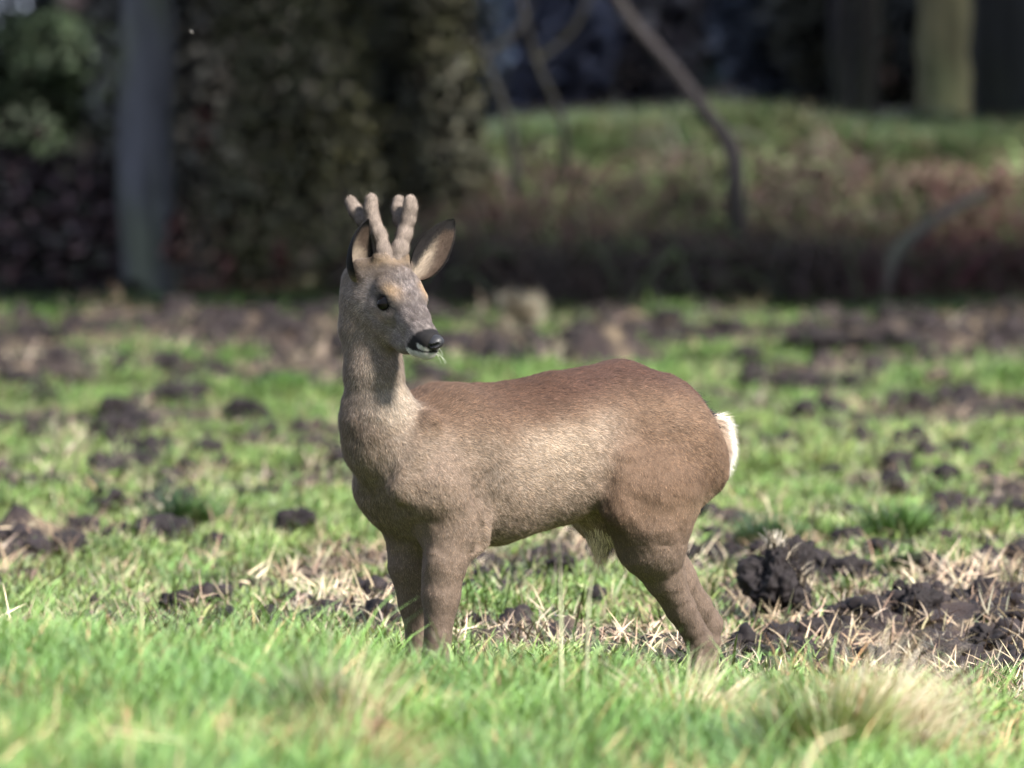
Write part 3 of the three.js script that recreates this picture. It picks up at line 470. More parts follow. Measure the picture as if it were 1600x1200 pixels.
tuft('grass_tuft', 'broad fresh green tuft in the right part of the field', 1400, 835, 115, 72, 420, [0.07, 0.13, 0.03], [0.17, 0.30, 0.075], 623);
tuft('grass_tuft', 'bright green tuft out of focus behind the deer\'s neck, to its left', 440, 612, 80, 46, 260, [0.06, 0.13, 0.02], [0.13, 0.29, 0.05], 624);
tuft('grass_tuft', 'bright unfocused patch of taller grass right behind the neck', 510, 625, 60, 38, 160, [0.08, 0.15, 0.03], [0.19, 0.33, 0.08], 625);
tuft('grass_tuft', 'fresh green tuft near the right edge, just behind the verge', 1520, 1085, 110, 60, 360, [0.09, 0.16, 0.035], [0.22, 0.34, 0.085], 626);
tuft('grass_tuft', 'green tuft low between the big slab and the blocky clod', 1400, 900, 80, 50, 220, [0.08, 0.14, 0.03], [0.18, 0.29, 0.08], 627);
tuft('straw_heap', 'small pale heap of dead grass at left, behind the verge', 232, 925, 110, 42, 420, [0.40, 0.31, 0.21], [0.66, 0.54, 0.38], 631, { cat: 'dead grass', mat: dryMat, lean: 0.9, bend: 1.1, wd: 0.0024 });
tuft('pale_tussock', 'pale bleached tussock far behind at the edge of the field', 815, 505, 62, 56, 340, [0.42, 0.38, 0.29], [0.62, 0.57, 0.46], 632, { cat: 'tussock', mat: dryMat, lean: 0.05, bend: 0.5, wd: 0.005 });
// foreground tussocks stand on the verge, nearer than the deer
const vergeAt = (px, z) => { const p = onZ(px, 1000, z); p.y = lay(p.x, z); return p; };
tuft('straw_tussock', 'big leaning tussock of reddish straw in the right foreground', 0, 0, 210, 300, 1100, [0.30, 0.23, 0.14], [0.66, 0.56, 0.40], 633, { at: vergeAt(1345, 3.9), cat: 'tussock', mat: dryMat, yaw: 0.25, spread: 4.2, lean: 0.3, bend: 1.5, wd: 0.0026 });
tuft('straw_tussock', 'green-brown side of the leaning tussock, lower and greener', 0, 0, 180, 230, 700, [0.12, 0.15, 0.045], [0.32, 0.36, 0.12], 634, { at: vergeAt(1290, 4.5), cat: 'tussock', lean: 0.2, bend: 0.9 });
tuft('straw_tussock', 'pale flattened straw in front of the hind feet', 0, 0, 180, 190, 900, [0.46, 0.34, 0.22], [0.72, 0.57, 0.40], 635, { at: vergeAt(1065, 2.9), cat: 'tussock', mat: dryMat, lean: 0.3, bend: 1.5, wd: 0.0026 });
tuft('straw_tussock', 'brown dead tussock low in the foreground, below the chest', 0, 0, 160, 230, 640, [0.20, 0.125, 0.06], [0.42, 0.29, 0.15], 636, { at: vergeAt(545, 5.6), cat: 'tussock', mat: dryMat, lean: 0.4, bend: 0.9, wd: 0.0026 });
tuft('straw_tussock', 'small pale tussock beside the dark weed stem in the foreground', 0, 0, 80, 220, 260, [0.34, 0.27, 0.15], [0.56, 0.48, 0.30], 637, { at: vergeAt(525, 4.7), cat: 'tussock', mat: dryMat, lean: 0.15, bend: 0.6, wd: 0.0026 });
// stalks
function stalk(name, label, pts, r, col, cat = 'stalk') {
  const b = pts[0].clone(), g = top(new THREE.Group(), name); g.position.copy(b); tag(g, label, cat);
  mesh('stem', limbGeo(pts.map((p) => p.clone().sub(b)), [r, r * 0.9, r * 0.55], col, 0.15, 6, 16), barkMat, g); return g;
}
const vz = (px, py, z) => onZ(px, py, z);
const foot = (px, z) => { const p = onZ(px, 1000, z); p.y = lay(p.x, z) - 0.01; return p; };
stalk('dead_stalk', 'thin pale upright stalk in front of the belly', [foot(878, 3.4), vz(876, 930, 3.4), vz(873, 848, 3.5)], 0.0022, [0.34, 0.30, 0.24]);
stalk('dead_stalk', 'thin pinkish upright stalk at left, before the straw heap', [foot(222, 3.0), vz(222, 970, 3.0), vz(219, 915, 3.0)], 0.0022, [0.33, 0.24, 0.20]);
stalk('dead_stalk', 'short grey stalk leaning under the belly, before the hind legs', [foot(916, 3.2), vz(920, 940, 3.2), vz(926, 900, 3.2)], 0.0024, [0.22, 0.18, 0.17]);
{ const g = stalk('weed_stem', 'dark reddish bent weed stem rising from the foreground grass', [V(vz(588, 1180, 5.4).x, lay(vz(588, 1180, 5.4).x, 5.4) - 0.01, 5.4), vz(592, 1110, 5.4), vz(612, 1062, 5.4), vz(645, 1030, 5.4)], 0.0035, [0.16, 0.075, 0.05], 'weed');
  const b = g.position; mesh('twig', limbGeo([vz(592, 1110, 5.4), vz(570, 1080, 5.4), vz(560, 1040, 5.4)].map((p) => p.sub(b)), [0.002, 0.0016, 0.001], [0.2, 0.11, 0.07], 0.1, 5, 8), barkMat, g); mesh('leaf', leavesGeo([[0.0, 0.10, 0, 0.03, 0.05, 0.02]], 16, 0.03, [[0.13, 0.07, 0.04], [0.2, 0.12, 0.06]], rng(8), 2), leafMat, g); }
stalk('fallen_straw', 'single pale straw lying across the foreground grass at left', [vz(166, 1142, 6.6), vz(225, 1150, 6.6), vz(290, 1160, 6.5)], 0.0015, [0.34, 0.28, 0.17]);
stalk('dead_twig', 'pale dead twig slanting through the grass at the lower right', [V(vz(1215, 1215, 6.8).x, lay(vz(1215, 1215, 6.8).x, 6.8), 6.8), vz(1270, 1175, 6.7), vz(1330, 1140, 6.6)], 0.003, [0.24, 0.17, 0.12], 'twig');
// two small flying things over the field
{ const p = onZ(299, 50, -3), g = top(new THREE.Group(), 'flying_insect'); g.position.copy(p); tag(g, 'tiny pale insect flying in front of the dark wood', 'insect');
  const wm = new THREE.MeshStandardMaterial({ color: new THREE.Color(0.06, 0.058, 0.052), roughness: 0.4, side: THREE.DoubleSide });
  mesh('body', new THREE.CapsuleGeometry(0.0014, 0.006, 4, 8).rotateZ(0.9), new THREE.MeshStandardMaterial({ color: new THREE.Color(0.07, 0.06, 0.05), roughness: 0.5 }), g);
  for (const s of [-1, 1]) { const w = mesh('wing', new THREE.SphereGeometry(0.0028, 10, 8).scale(1, 0.06, 0.5), wm, g); w.position.set(0.0015 * s, 0.003, 0.003 * s); w.rotation.set(0.5 * s, 0.4 * s, 0.7); } }
// ---------------------------------------------------------------- the roe deer
// deer axes: x forward to the chest, y up, z to its right; the group stands at its feet
const FEET = -0.16, TURN = 42 * Math.PI / 180, CT = Math.cos(TURN), ST = Math.sin(TURN);
const deer = top(new THREE.Group(), 'roe_deer');
deer.position.set(0, FEET, 0); deer.rotation.y = Math.PI + TURN;
tag(deer, 'young roe buck in velvet standing side-on, looking back over its shoulder', 'deer');
const toL = (p) => V(-CT * p.x + ST * p.z, p.y - FEET, -(ST * p.x + CT * p.z));
const dirL = (d) => V(-CT * d.x + ST * d.z, d.y, -(ST * d.x + CT * d.z));
const U = (u, y, w) => V(u, y - FEET, -w);                    // u forward, height over the field, w to its left
function W(px, py, w) {                                        // where the photograph's spot meets the deer's lengthwise plane w
  let lo = -2, hi = 2; const val = (z) => { const p = onZ(px, py, z); return ST * p.x + CT * p.z - w; };
  for (let i = 0; i < 40; i++) { const m = (lo + hi) / 2; if (val(m) > 0) hi = m; else lo = m; }
  return toL(onZ(px, py, (lo + hi) / 2));
}
const HP = 25 * Math.PI / 180, HY = 31 * Math.PI / 180;
const E0 = toL(onZ(629, 471, 0.275));
const hf = dirL(V(Math.sin(HY) * Math.cos(HP), -Math.sin(HP), Math.cos(HY) * Math.cos(HP)));
const hl = dirL(V(Math.cos(HY), 0, -Math.sin(HY)));
const hu = new THREE.Vector3().crossVectors(hf, hl);
const H = (a, b, c) => E0.clone().addScaledVector(hf, a).addScaledVector(hu, b).addScaledVector(hl, c);
const headOf = (p) => { const d = p.clone().sub(E0); return [d.dot(hf), d.dot(hu), d.dot(hl)]; };
const body = [
  // trunk: squeezed sideways
  ...chain([[U(0.222, 0.40, 0), 0.080], [U(0.165, 0.398, 0), 0.127], [U(0.05, 0.405, 0), 0.138], [U(-0.10, 0.430, 0), 0.132], [U(-0.25, 0.462, 0), 0.117], [U(-0.345, 0.450, 0), 0.103], [U(-0.430, 0.428, 0), 0.067]], 0.045, 0, 1.38),
  capsule(U(0.222, 0.37, 0), U(0.155, 0.315, 0), 0.046, 0.05, 0.05, 0), capsule(W(592, 690, 0), U(0.228, 0.39, 0), 0.054, 0.054, 0.06, 0),
  // shoulders
  ...[1, -1].flatMap((s) => [capsule(U(0.17, 0.47, 0.06 * s), U(s > 0 ? 0.252 : 0.233, 0.37, 0.070 * s), 0.052, s > 0 ? 0.044 : 0.042, 0.06, 0), capsule(U(s > 0 ? 0.252 : 0.233, 0.37, 0.066 * s), U(0.172, 0.29, 0.072 * s), s > 0 ? 0.045 : 0.042, 0.040, 0.05, 0)]),
  // haunches
  ...[1, -1].flatMap((s) => [capsule(U(-0.29, 0.44, 0.045 * s), U(-0.382, 0.395, 0.045 * s), 0.078, 0.064, 0.05, 0), capsule(U(-0.352, 0.39, 0.05 * s), U(-0.284, 0.292, 0.066 * s), 0.057, 0.040, 0.05, 0), capsule(U(-0.32, 0.44, 0.05 * s), U(-0.27, 0.35, 0.07 * s), 0.082, 0.07, 0.05, 0)]),
  // near fore leg
  ...chain([[W(700, 838, 0.075), 0.0445], [W(693, 878, 0.072), 0.0400], [W(689, 930, 0.068), 0.0325], [W(684, 1000, 0.065), 0.0215]], 0.03, 3),
  ...chain([[W(684, 1000, 0.065), 0.0215], [W(681, 1025, 0.065), 0.0232], [W(678, 1060, 0.064), 0.0157], [W(676, 1165, 0.064), 0.0142], [W(674, 1185, 0.064), 0.0177], [W(664, 1212, 0.064), 0.0142]], 0.012, 3),
  capsule(W(724, 812, 0.085), W(724, 828, 0.08), 0.018, 0.016, 0.03, 3),
  // far fore leg
  ...chain([[W(648, 842, -0.062), 0.0445], [W(642, 882, -0.065), 0.0385], [W(648, 940, -0.066), 0.0275], [W(655, 1000, -0.066), 0.0205]], 0.025, 3),
  ...chain([[W(655, 1000, -0.066), 0.0205], [W(654, 1025, -0.066), 0.0222], [W(645, 1060, -0.066), 0.0157], [W(642, 1160, -0.066), 0.0142], [W(640, 1178, -0.066), 0.0172], [W(630, 1205, -0.066), 0.0142]], 0.012, 3),
  // near hind leg
  ...chain([[W(1015, 770, 0.085), 0.0785], [W(1013, 815, 0.085), 0.0685], [W(1018, 850, 0.08), 0.0605], [W(1038, 900, 0.073), 0.0355], [W(1063, 950, 0.066), 0.0255], [W(1096, 1005, 0.06), 0.0220]], 0.035, 4),
  ...chain([[W(1094, 1006, 0.06), 0.0232], [W(1094, 1040, 0.06), 0.0187], [W(1088, 1180, 0.06), 0.0157], [W(1084, 1205, 0.06), 0.0187], [W(1070, 1238, 0.06), 0.0142]], 0.012, 4),
  // far hind leg
  ...chain([[W(1020, 790, -0.05), 0.0705], [W(1012, 850, -0.055), 0.0545], [W(1050, 905, -0.06), 0.0420], [W(1087, 948, -0.06), 0.0275], [W(1111, 974, -0.06), 0.0205]], 0.03, 4),
  ...chain([[W(1106, 978, -0.06), 0.0227], [W(1108, 1010, -0.06), 0.0187], [W(1104, 1130, -0.06), 0.0157], [W(1100, 1155, -0.06), 0.0187], [W(1086, 1180, -0.06), 0.0142]], 0.012, 4),
  // neck
  ...chain([[U(0.15, 0.43, 0), 0.105], [U(0.22, 0.42, 0), 0.072], [W(602, 690, 0), 0.055], [W(588, 640, 0), 0.0575], [W(584, 585, 0), 0.0505], [toL(onZ(580, 520, 0.20)), 0.049], [toL(onZ(581, 468, 0.205)), 0.046]], 0.06, 1),
  capsule(toL(onZ(572, 500, 0.185)), toL(onZ(562, 438, 0.185)), 0.042, 0.030, 0.03, 1),
  // head
  ...chain([[H(-0.072, 0.005, 0), 0.043], [H(-0.03, 0.010, 0), 0.0385], [H(0.012, 0.002, 0), 0.0315], [H(0.05, -0.012, 0), 0.0260], [H(0.086, -0.021, 0), 0.0215], [H(0.107, -0.024, 0), 0.0195]], 0.024, 2),
  ...chain([[H(-0.072, -0.046, 0), 0.038], [H(-0.018, -0.060, 0), 0.030], [H(0.04, -0.056, 0), 0.0205], [H(0.082, -0.048, 0), 0.0145], [H(0.109, -0.0435, 0), 0.0125]], 0.022, 2),
  ...[1, -1].flatMap((s) => [
    capsule(H(-0.055, -0.025, 0.020 * s), H(-0.005, -0.036, 0.016 * s), 0.030, 0.022, 0.03, 2),
    capsule(H(-0.020, 0.0175, 0.029 * s), H(0.014, 0.0130, 0.0275 * s), 0.0105, 0.0085, 0.016, 2),
    capsule(H(-0.018, -0.019, 0.029 * s), H(0.014, -0.017, 0.025 * s), 0.0090, 0.008, 0.018, 2),
    capsule(H(-0.062, 0.03, 0.016 * s), H(-0.066, 0.050, 0.020 * s), 0.0165, 0.0135, 0.018, 2),
    capsule(H(-0.078, 0.012, 0.030 * s), H(-0.088, 0.024, 0.046 * s), 0.018, 0.012, 0.025, 2),
    capsule(H(0.100, -0.021, 0.008 * s), H(0.113, -0.0185, 0.0085 * s), 0.0115, 0.0105, 0.010, 2),
  ]),
  // folds: between brisket and near fore leg, behind the elbow, before the thigh
  capsule(W(727, 810, 0.092), W(720, 838, 0.088), 0.021, 0.015, 0.02, 3),
  capsule(W(672, 655, 0.082), W(626, 765, 0.066), 0.016, 0.016, 0.03, 0),
  capsule(W(688, 748, 0.092), W(718, 806, 0.092), 0.026, 0.024, 0.03, 3),
  capsule(W(972, 720, 0.092), W(968, 800, 0.094), 0.020, 0.026, 0.04, 4),
  capsule(W(1085, 700, 0.085), W(1044, 830, 0.085), 0.022, 0.016, 0.03, 4),
  { ...capsule(W(588, 838, 0.055), W(648, 872, 0.045), 0.010, 0.012, 0.03, 0), cut: 1 },
  { ...capsule(W(748, 770, 0.122), W(752, 850, 0.108), 0.005, 0.008, 0.02, 0), cut: 1 },
  { ...capsule(W(932, 765, 0.125), W(946, 812, 0.10), 0.004, 0.008, 0.022, 0), cut: 1 },
  // sheath below the belly
  capsule(W(930, 800, 0), W(938, 862, 0), 0.036, 0.012, 0.03, 0),
];
const rough = (x, y, z) => (y < 0.42 ? 0.0006 : 0.0021) * n3(x * 34, y * 34, z * 34) + 0.0009 * n3(x * 85, y * 60, z * 85);
const fBody = (x, y, z) => { const d = field(body, x, y, z); return d < 0.02 && d > -0.02 ? d + rough(x, y, z) * (y > 0.72 && x > 0.2 ? 0.35 : 1) : d; };
const SB = surfaceNets(fBody, [-0.62, -0.012, -0.24], [0.50, 0.93, 0.17], 0.0033);
function groupWeights(x, y, z) {
  const d = [1, 1, 1, 1, 1];
  for (const q of body) if (!q.cut) { const e = primDist(q, x, y, z); if (e < d[q.grp]) d[q.grp] = e; }
  if (x < 0.27 && d[1] < d[0] + 0.2) { const k = sstep(x, 0.27, 0.15) * sstep(y, 0.55, 0.62); d[1] += 0.12 * k; }
  let s = 0; const m = Math.min(...d); for (let i = 0; i < 5; i++) s += d[i] = Math.exp((m - d[i]) / 0.014);
  return d.map((v) => v / s);
}
const nAt = (p, f) => n3(p.x * f, p.y * f, p.z * f);
const C = { back: [0.086, 0.047, 0.031], haunch: [0.185, 0.117, 0.077], flank: [0.36, 0.280, 0.210], lower: [0.295, 0.218, 0.165], shoulder: [0.255, 0.190, 0.142], belly: [0.40, 0.28, 0.185],
  neck: [0.255, 0.205, 0.168], throat: [0.60, 0.50, 0.39], neckShade: [0.12, 0.092, 0.078], leg: [0.245, 0.178, 0.135], shank: [0.185, 0.135, 0.105], head: [0.185, 0.158, 0.148], brow: [0.42, 0.28, 0.16], crown: [0.12, 0.088, 0.062],
  white: [0.80, 0.77, 0.73], black: [0.012, 0.011, 0.012], rump: [0.85, 0.83, 0.80], nape: [0.42, 0.36, 0.30], redback: [0.094, 0.052, 0.038] };
const spot = (p, q, r0, r1) => 1 - sstep(p.distanceTo(q), r0, r1);
const neckShadeSpot = W(563, 690, 0.03), throatSpot = toL(onZ(575, 572, 0.3)), litNeckSide = toL(onZ(624, 640, 0.24)), flankHighlight = W(872, 680, 0.10), lowSpot = W(820, 775, 0.1), shoulderSpot = W(655, 690, 0.1), haunchDark = W(1060, 770, 0.1);
const elbowShade = W(690, 815, 0.11), ribShade = W(752, 740, 0.11);  // creases whose shade is painted dark into the coat
function coat(p, n) {
  const [a, b, c] = headOf(p), g = groupWeights(p.x, p.y, p.z), y = p.y + FEET, u = p.x, w = -p.z;
  const bl = lerp(0.262, 0.335, sstep(u, 0.05, -0.3)), tp = lerp(0.545, 0.58, sstep(u, 0.1, -0.25)) - 0.11 * sstep(u, -0.32, -0.5), t = (y - bl) / (tp - bl) + 0.05 * nAt(p, 14);
  // trunk
  let k = mix3(C.lower, C.shoulder, sstep(u, -0.08, 0.24));
  k = mix3(k, C.flank, 0.95 * spot(p, flankHighlight, 0.0, 0.19));  // pale flank, with its sunlit highlight painted in as a spot
  k = mix3(k, C.haunch, sstep(u, -0.13, -0.24) * 0.95);
  k = mix3(k, C.haunch, sstep(t, 0.60, 0.82) * 0.8);
  k = mix3(k, mix3(C.back, C.redback, sstep(u, 0.0, -0.2)), sstep(t, 0.66, 0.93) * (0.6 + 0.45 * sstep(u, 0.22, -0.05)));
  k = mix3(k, C.back, 0.3 * spot(p, haunchDark, 0.02, 0.07) + 0.35 * spot(p, elbowShade, 0.005, 0.03) + 0.25 * spot(p, ribShade, 0.005, 0.035));
  k = mix3(k, C.belly, sstep(t, 0.14, -0.02) * sstep(u, 0.12, 0.02));
  if (u < -0.3) k = mix3(k, C.belly, sstep(t, 0.05, -0.25) * 0.4);
  k = mix3(k, [0.5, 0.40, 0.29], spot(p, W(938, 850, 0), 0.02, 0.055));
  const rump = sstep(u + 0.35 * Math.abs(w) + 0.05 * nAt(p, 30) * 0.3, -0.456, -0.476) * sstep(y, 0.515, 0.475) * sstep(y, 0.31, 0.37);
  // neck
  let nk = mix3(C.neck, C.shoulder, 0.3 + 0.3 * nAt(p, 12));
  nk = mix3(nk, C.neckShade, 0.4 * spot(p, neckShadeSpot, 0.02, 0.07));  // shadow of the head on the neck, painted into the coat
  nk = mix3(nk, C.throat, 0.85 * spot(p, throatSpot, 0.01, 0.045) + 0.55 * spot(p, litNeckSide, 0.015, 0.08));  // pale throat spot, plus light on the side of the neck painted in
  // legs
  let lg = mix3(C.leg, C.shank, sstep(y, 0.25, 0.05)), hg = mix3(C.haunch, C.leg, sstep(y, 0.33, 0.22));
  hg = mix3(hg, C.shank, sstep(y, 0.22, 0.06) * 0.7);
  if (n.z > 0.2) { hg = mix3(hg, C.belly, 0.3 * n.z); }
  // head
  let hd = mix3([0.105, 0.087, 0.082], [0.36, 0.305, 0.285], clamp(0.22 + 0.42 * sstep(b, 0.008, -0.03) - 0.22 * sstep(b, -0.012, 0.010) * sstep(a, 0.02, 0.06) + 0.5 * n3(a * 50, b * 170, c * 170) + 0.5 * n3(a * 120, b * 350, c * 350)));  // pale cheek fur, painted brighter below to offset its shade
  const ac = Math.abs(c);
  hd = mix3(hd, C.brow, 0.9 * Math.exp(-(((a - 0.006) / 0.022) ** 2 + ((b - 0.022) / 0.010) ** 2 + ((ac - 0.029) / 0.016) ** 2)));
  hd = mix3(hd, C.brow, 0.55 * Math.exp(-(((a - 0.0) / 0.02) ** 2 + ((b + 0.026) / 0.010) ** 2 + ((ac - 0.03) / 0.02) ** 2)));
  hd = mix3(hd, [0.30, 0.27, 0.27], 0.6 * Math.exp(-(((a + 0.045) / 0.016) ** 2 + ((b - 0.004) / 0.022) ** 2)) * sstep(ac, 0.02, 0.035));
  hd = mix3(hd, C.crown, 0.85 * sstep(b, 0.012, 0.030) * sstep(a, 0.0, -0.035) * (0.75 + 0.5 * nAt(p, 60)));
  hd = mix3(hd, [0.27, 0.19, 0.12], 0.8 * Math.exp(-(((a + 0.058) / 0.016) ** 2 + ((b - 0.05) / 0.01) ** 2)));
  hd = mix3(hd, C.black, 0.85 * Math.exp(-(((a + 0.045) / 0.007) ** 2 + ((b - 0.043) / 0.007) ** 2 + ((ac - 0.02) / 0.008) ** 2)));
  hd = mix3(hd, C.shoulder, 0.6 * sstep(b, -0.03, -0.06) * sstep(a, 0.06, 0.0));
  hd = mix3(hd, C.black, 0.95 * sstep(Math.hypot(a - 0.002, b * 1.3, (ac - 0.035) * 0.6), 0.0205, 0.0178) + 0.7 * Math.exp(-(((a - 0.018) / 0.007) ** 2 + ((b + 0.006) / 0.005) ** 2)) * sstep(ac, 0.02, 0.028)); // lids and tear mark
  // muzzle: black band from the nose down to the mouth corner, white chin and lip spot
  const band = sstep(a - 0.56 * (b + 0.012) + 0.003 * nAt(p, 160), 0.0935, 0.0985);
  hd = mix3(hd, C.black, 0.97 * band);
  const chin = sstep(b - 0.3 * (a - 0.12) + 0.0012 * nAt(p, 200), -0.0365, -0.0390) * sstep(a, 0.066, 0.076);
  hd = mix3(hd, C.white, Math.max(chin, 0.95 * sstep(Math.hypot((a - 0.116) / 0.011, (b + 0.0300) / 0.0048), 1.1, 0.8)));
  hd = mix3(hd, C.nape, 0.5 * sstep(a, -0.085, -0.11));
  let o = [0, 1, 2].map((q) => g[0] * k[q] + g[1] * nk[q] + g[2] * hd[q] + g[3] * lg[q] + g[4] * hg[q]);
  o = mix3(o, C.rump, rump * (1 - g[2]));
  const f = 1 + 0.16 * (1 - 0.7 * (g[3] + g[4])) * nAt(p, 48) + 0.26 * n3(p.x * 150, p.y * 110, p.z * 150) + 0.12 * nAt(p, 9);
  const F = f * 0.56; return [o[0] * F, o[1] * F, o[2] * F, g];
}
const colB = new Float32Array(SB.P.length), grpB = [];
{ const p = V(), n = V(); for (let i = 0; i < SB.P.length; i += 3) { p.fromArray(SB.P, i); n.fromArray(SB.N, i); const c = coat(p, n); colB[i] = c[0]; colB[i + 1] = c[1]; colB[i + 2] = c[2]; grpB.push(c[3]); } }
const coatMat = new THREE.MeshPhysicalMaterial({ vertexColors: true, roughness: 0.85, specularIntensity: 0.3 });
const hairMat = new THREE.MeshPhysicalMaterial({ vertexColors: true, roughness: 0.75, specularIntensity: 0.2, side: THREE.DoubleSide });
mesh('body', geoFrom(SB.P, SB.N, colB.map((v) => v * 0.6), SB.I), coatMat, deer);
const flow = V();
const hairHow = (p, n, i, R) => {
  const g = grpB[i];
  flow.set(0, 0, 0).addScaledVector(V(-0.85, -0.42, 0), g[0]).addScaledVector(V(-0.25, -0.95, 0), g[1]).addScaledVector(hf, -g[2]).addScaledVector(V(-0.1, -1, 0), g[3] + g[4]);
  flow.x += 0.35 * n3(p.x * 20, p.y * 20, p.z * 20 + 9); flow.y += 0.35 * n3(p.x * 20 + 7, p.y * 20, p.z * 20);
  const small = g[2], leg = g[3] + g[4], [a, b, c] = headOf(p), bare = small > 0.5 ? clamp(sstep(a, 0.085, 0.1) + (Math.hypot(a - 0.002, b * 1.25, (Math.abs(c) - 0.035) * 0.6) < 0.0185 ? 1 : 0)) : 0;
  const warm = (R() - 0.5) * 0.16;
  return { flow, len: lerp(lerp(0.0085, 0.0052, small), 0.0062, leg) * (1 - 0.6 * bare), wid: lerp(0.0011, 0.0008, small) * (1 - 0.4 * bare), lift: lerp(0.26, 0.14, Math.max(small, leg)) * (1 - 0.7 * bare), jit: [1 + warm, 1, 1 - warm], vary: 0.9, mess: 0.9, dim: R() < 0.3 ? 0.6 : 1.13 };
};
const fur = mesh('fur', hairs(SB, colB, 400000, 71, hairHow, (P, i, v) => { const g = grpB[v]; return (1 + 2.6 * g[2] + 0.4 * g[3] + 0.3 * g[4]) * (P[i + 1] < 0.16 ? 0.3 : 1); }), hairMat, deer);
fur.userData.kind = 'stuff';
{ // rump: long white hairs that stand away, dark hairs above them
  const colW = new Float32Array(SB.P.length); for (let i = 0; i < colW.length; i += 3) { const e = sstep(SB.P[i] + 0.3 * Math.abs(SB.P[i + 2]), -0.438, -0.466), k = mix3([0.30, 0.22, 0.16], [0.80, 0.78, 0.75], e); colW.set(k, i); }
  const inRump = (P, i) => { const u = P[i], y = P[i + 1] + FEET, w = P[i + 2]; return u + 0.3 * Math.abs(w) + 0.03 * n3(P[i] * 60, P[i + 1] * 60, w * 60) < -0.442 && y > 0.335 && y < 0.48 ? 1 : 0; };
  const how = (p, n, i, R) => { flow.set(-0.5, -0.5, (R() - 0.5) * 0.5); return { flow, len: 0.030, wid: 0.0013, lift: 0.5, vary: 0.3, mess: 1.5, tip: 1 }; };
  mesh('rump_patch', hairs(SB, colW, 9500, 72, how, inRump), hairMat, deer).userData = { label: 'blazing white rump patch of long hair', kind: 'stuff' };
  const colD = new Float32Array(SB.P.length).fill(0.02), inD = (P, i) => (P[i] < -0.40 && P[i] > -0.475 && P[i + 1] + FEET > 0.455 && SB.N[i + 1] > 0.1 && Math.abs(P[i + 2]) < 0.06 ? 1 : 0);
  mesh('tail_tuft', hairs(SB, colD, 420, 73, (p, n, i, R) => { flow.set(-0.8, -0.2, 0); return { flow, len: 0.02, wid: 0.0016, lift: 0.5, vary: 0.8, mess: 1.3 }; }, inD), hairMat, deer).userData = { label: 'dark hairs above the white rump', kind: 'stuff' };
  const pale = new Float32Array(SB.P.length); for (let i = 0; i < pale.length; i += 3) { pale[i] = 0.55; pale[i + 1] = 0.44; pale[i + 2] = 0.32; }
  const shP = W(936, 850, 0);
  mesh('belly_tuft', hairs(SB, pale, 900, 74, (p, n, i, R) => { flow.set(0.0, -1, 0); return { flow, len: 0.03, wid: 0.0013, lift: 0.12, vary: 0.5, mess: 0.5 }; }, (P, i) => (Math.hypot(P[i] - shP.x, P[i + 1] - shP.y, P[i + 2] - shP.z) < 0.05 ? 1 : 0)), hairMat, deer).userData = { label: 'pale hanging tuft of belly hair', kind: 'stuff' };
}
// eyes
const eyeMat = new THREE.MeshPhysicalMaterial({ color: new THREE.Color(0.002, 0.0015, 0.0015), roughness: 0.05, specularIntensity: 0.25 });
for (const s of [-1, 1]) {
  const e = mesh('eye', new THREE.SphereGeometry(0.0205, 32, 24).scale(1.06, 0.74, 0.72), eyeMat, deer);
  e.quaternion.setFromRotationMatrix(new THREE.Matrix4().makeBasis(hf, hu, hl.clone()));
  e.position.copy(H(0.001, -0.001, 0.0295 * s));
}
// nose
{
  const prims = [capsule(V(-0.004, 0, -0.008), V(-0.004, 0, 0.008), 0.0125, 0.0125, 0.008), capsule(V(0.004, -0.003, -0.009), V(0.004, -0.003, 0.009), 0.0095, 0.0095, 0.008), capsule(V(-0.004, -0.008, 0), V(0.0, -0.017, 0), 0.008, 0.006, 0.008)];
  for (const s of [1, -1]) prims.push({ ...capsule(V(0.010, -0.004, 0.011 * s), V(0.004, -0.0005, 0.020 * s), 0.0034, 0.0026, 0.004), cut: 1 });
  const S = surfaceNets((x, y, z) => field(prims, x, y, z) + 0.0003 * n3(x * 700, y * 700, z * 700), [-0.024, -0.032, -0.03], [0.022, 0.02, 0.03], 0.0011);
  const nm = mesh('nose', geoFrom(S.P, S.N, null, S.I), new THREE.MeshPhysicalMaterial({ color: new THREE.Color(0.012, 0.012, 0.014), roughness: 0.5, specularIntensity: 0.45, clearcoat: 0.04, clearcoatRoughness: 0.3 }), deer);
  nm.quaternion.setFromRotationMatrix(new THREE.Matrix4().makeBasis(hf, hu, hl)); nm.position.copy(H(0.1165, -0.0175, 0)); nm.scale.set(1, 0.92, 1.05);
}
// whiskers
{
  const g = [], R = rng(5);
  for (const s of [1, -1]) for (let i = 0; i < (s > 0 ? 4 : 0); i++) {
    const a = H(0.095 + 0.022 * R(), -0.03 - 0.02 * R(), 0.018 * s), d = hf.clone().multiplyScalar(0.4 + 0.4 * R()).addScaledVector(hl, s * (0.5 + 0.3 * R())).addScaledVector(hu, -0.5 * R() - 0.1).normalize(), L = 0.012 + 0.016 * R();
    g.push(new THREE.TubeGeometry(new THREE.QuadraticBezierCurve3(a, a.clone().addScaledVector(d, L * 0.6), a.clone().addScaledVector(d, L).addScaledVector(hu, -0.006)), 5, 0.00016, 4));
  }
  const wk = mesh('whiskers', mergeGeometries(g), new THREE.MeshStandardMaterial({ color: new THREE.Color(0.6, 0.58, 0.55), roughness: 0.5 }), deer); wk.userData.kind = 'stuff';
}
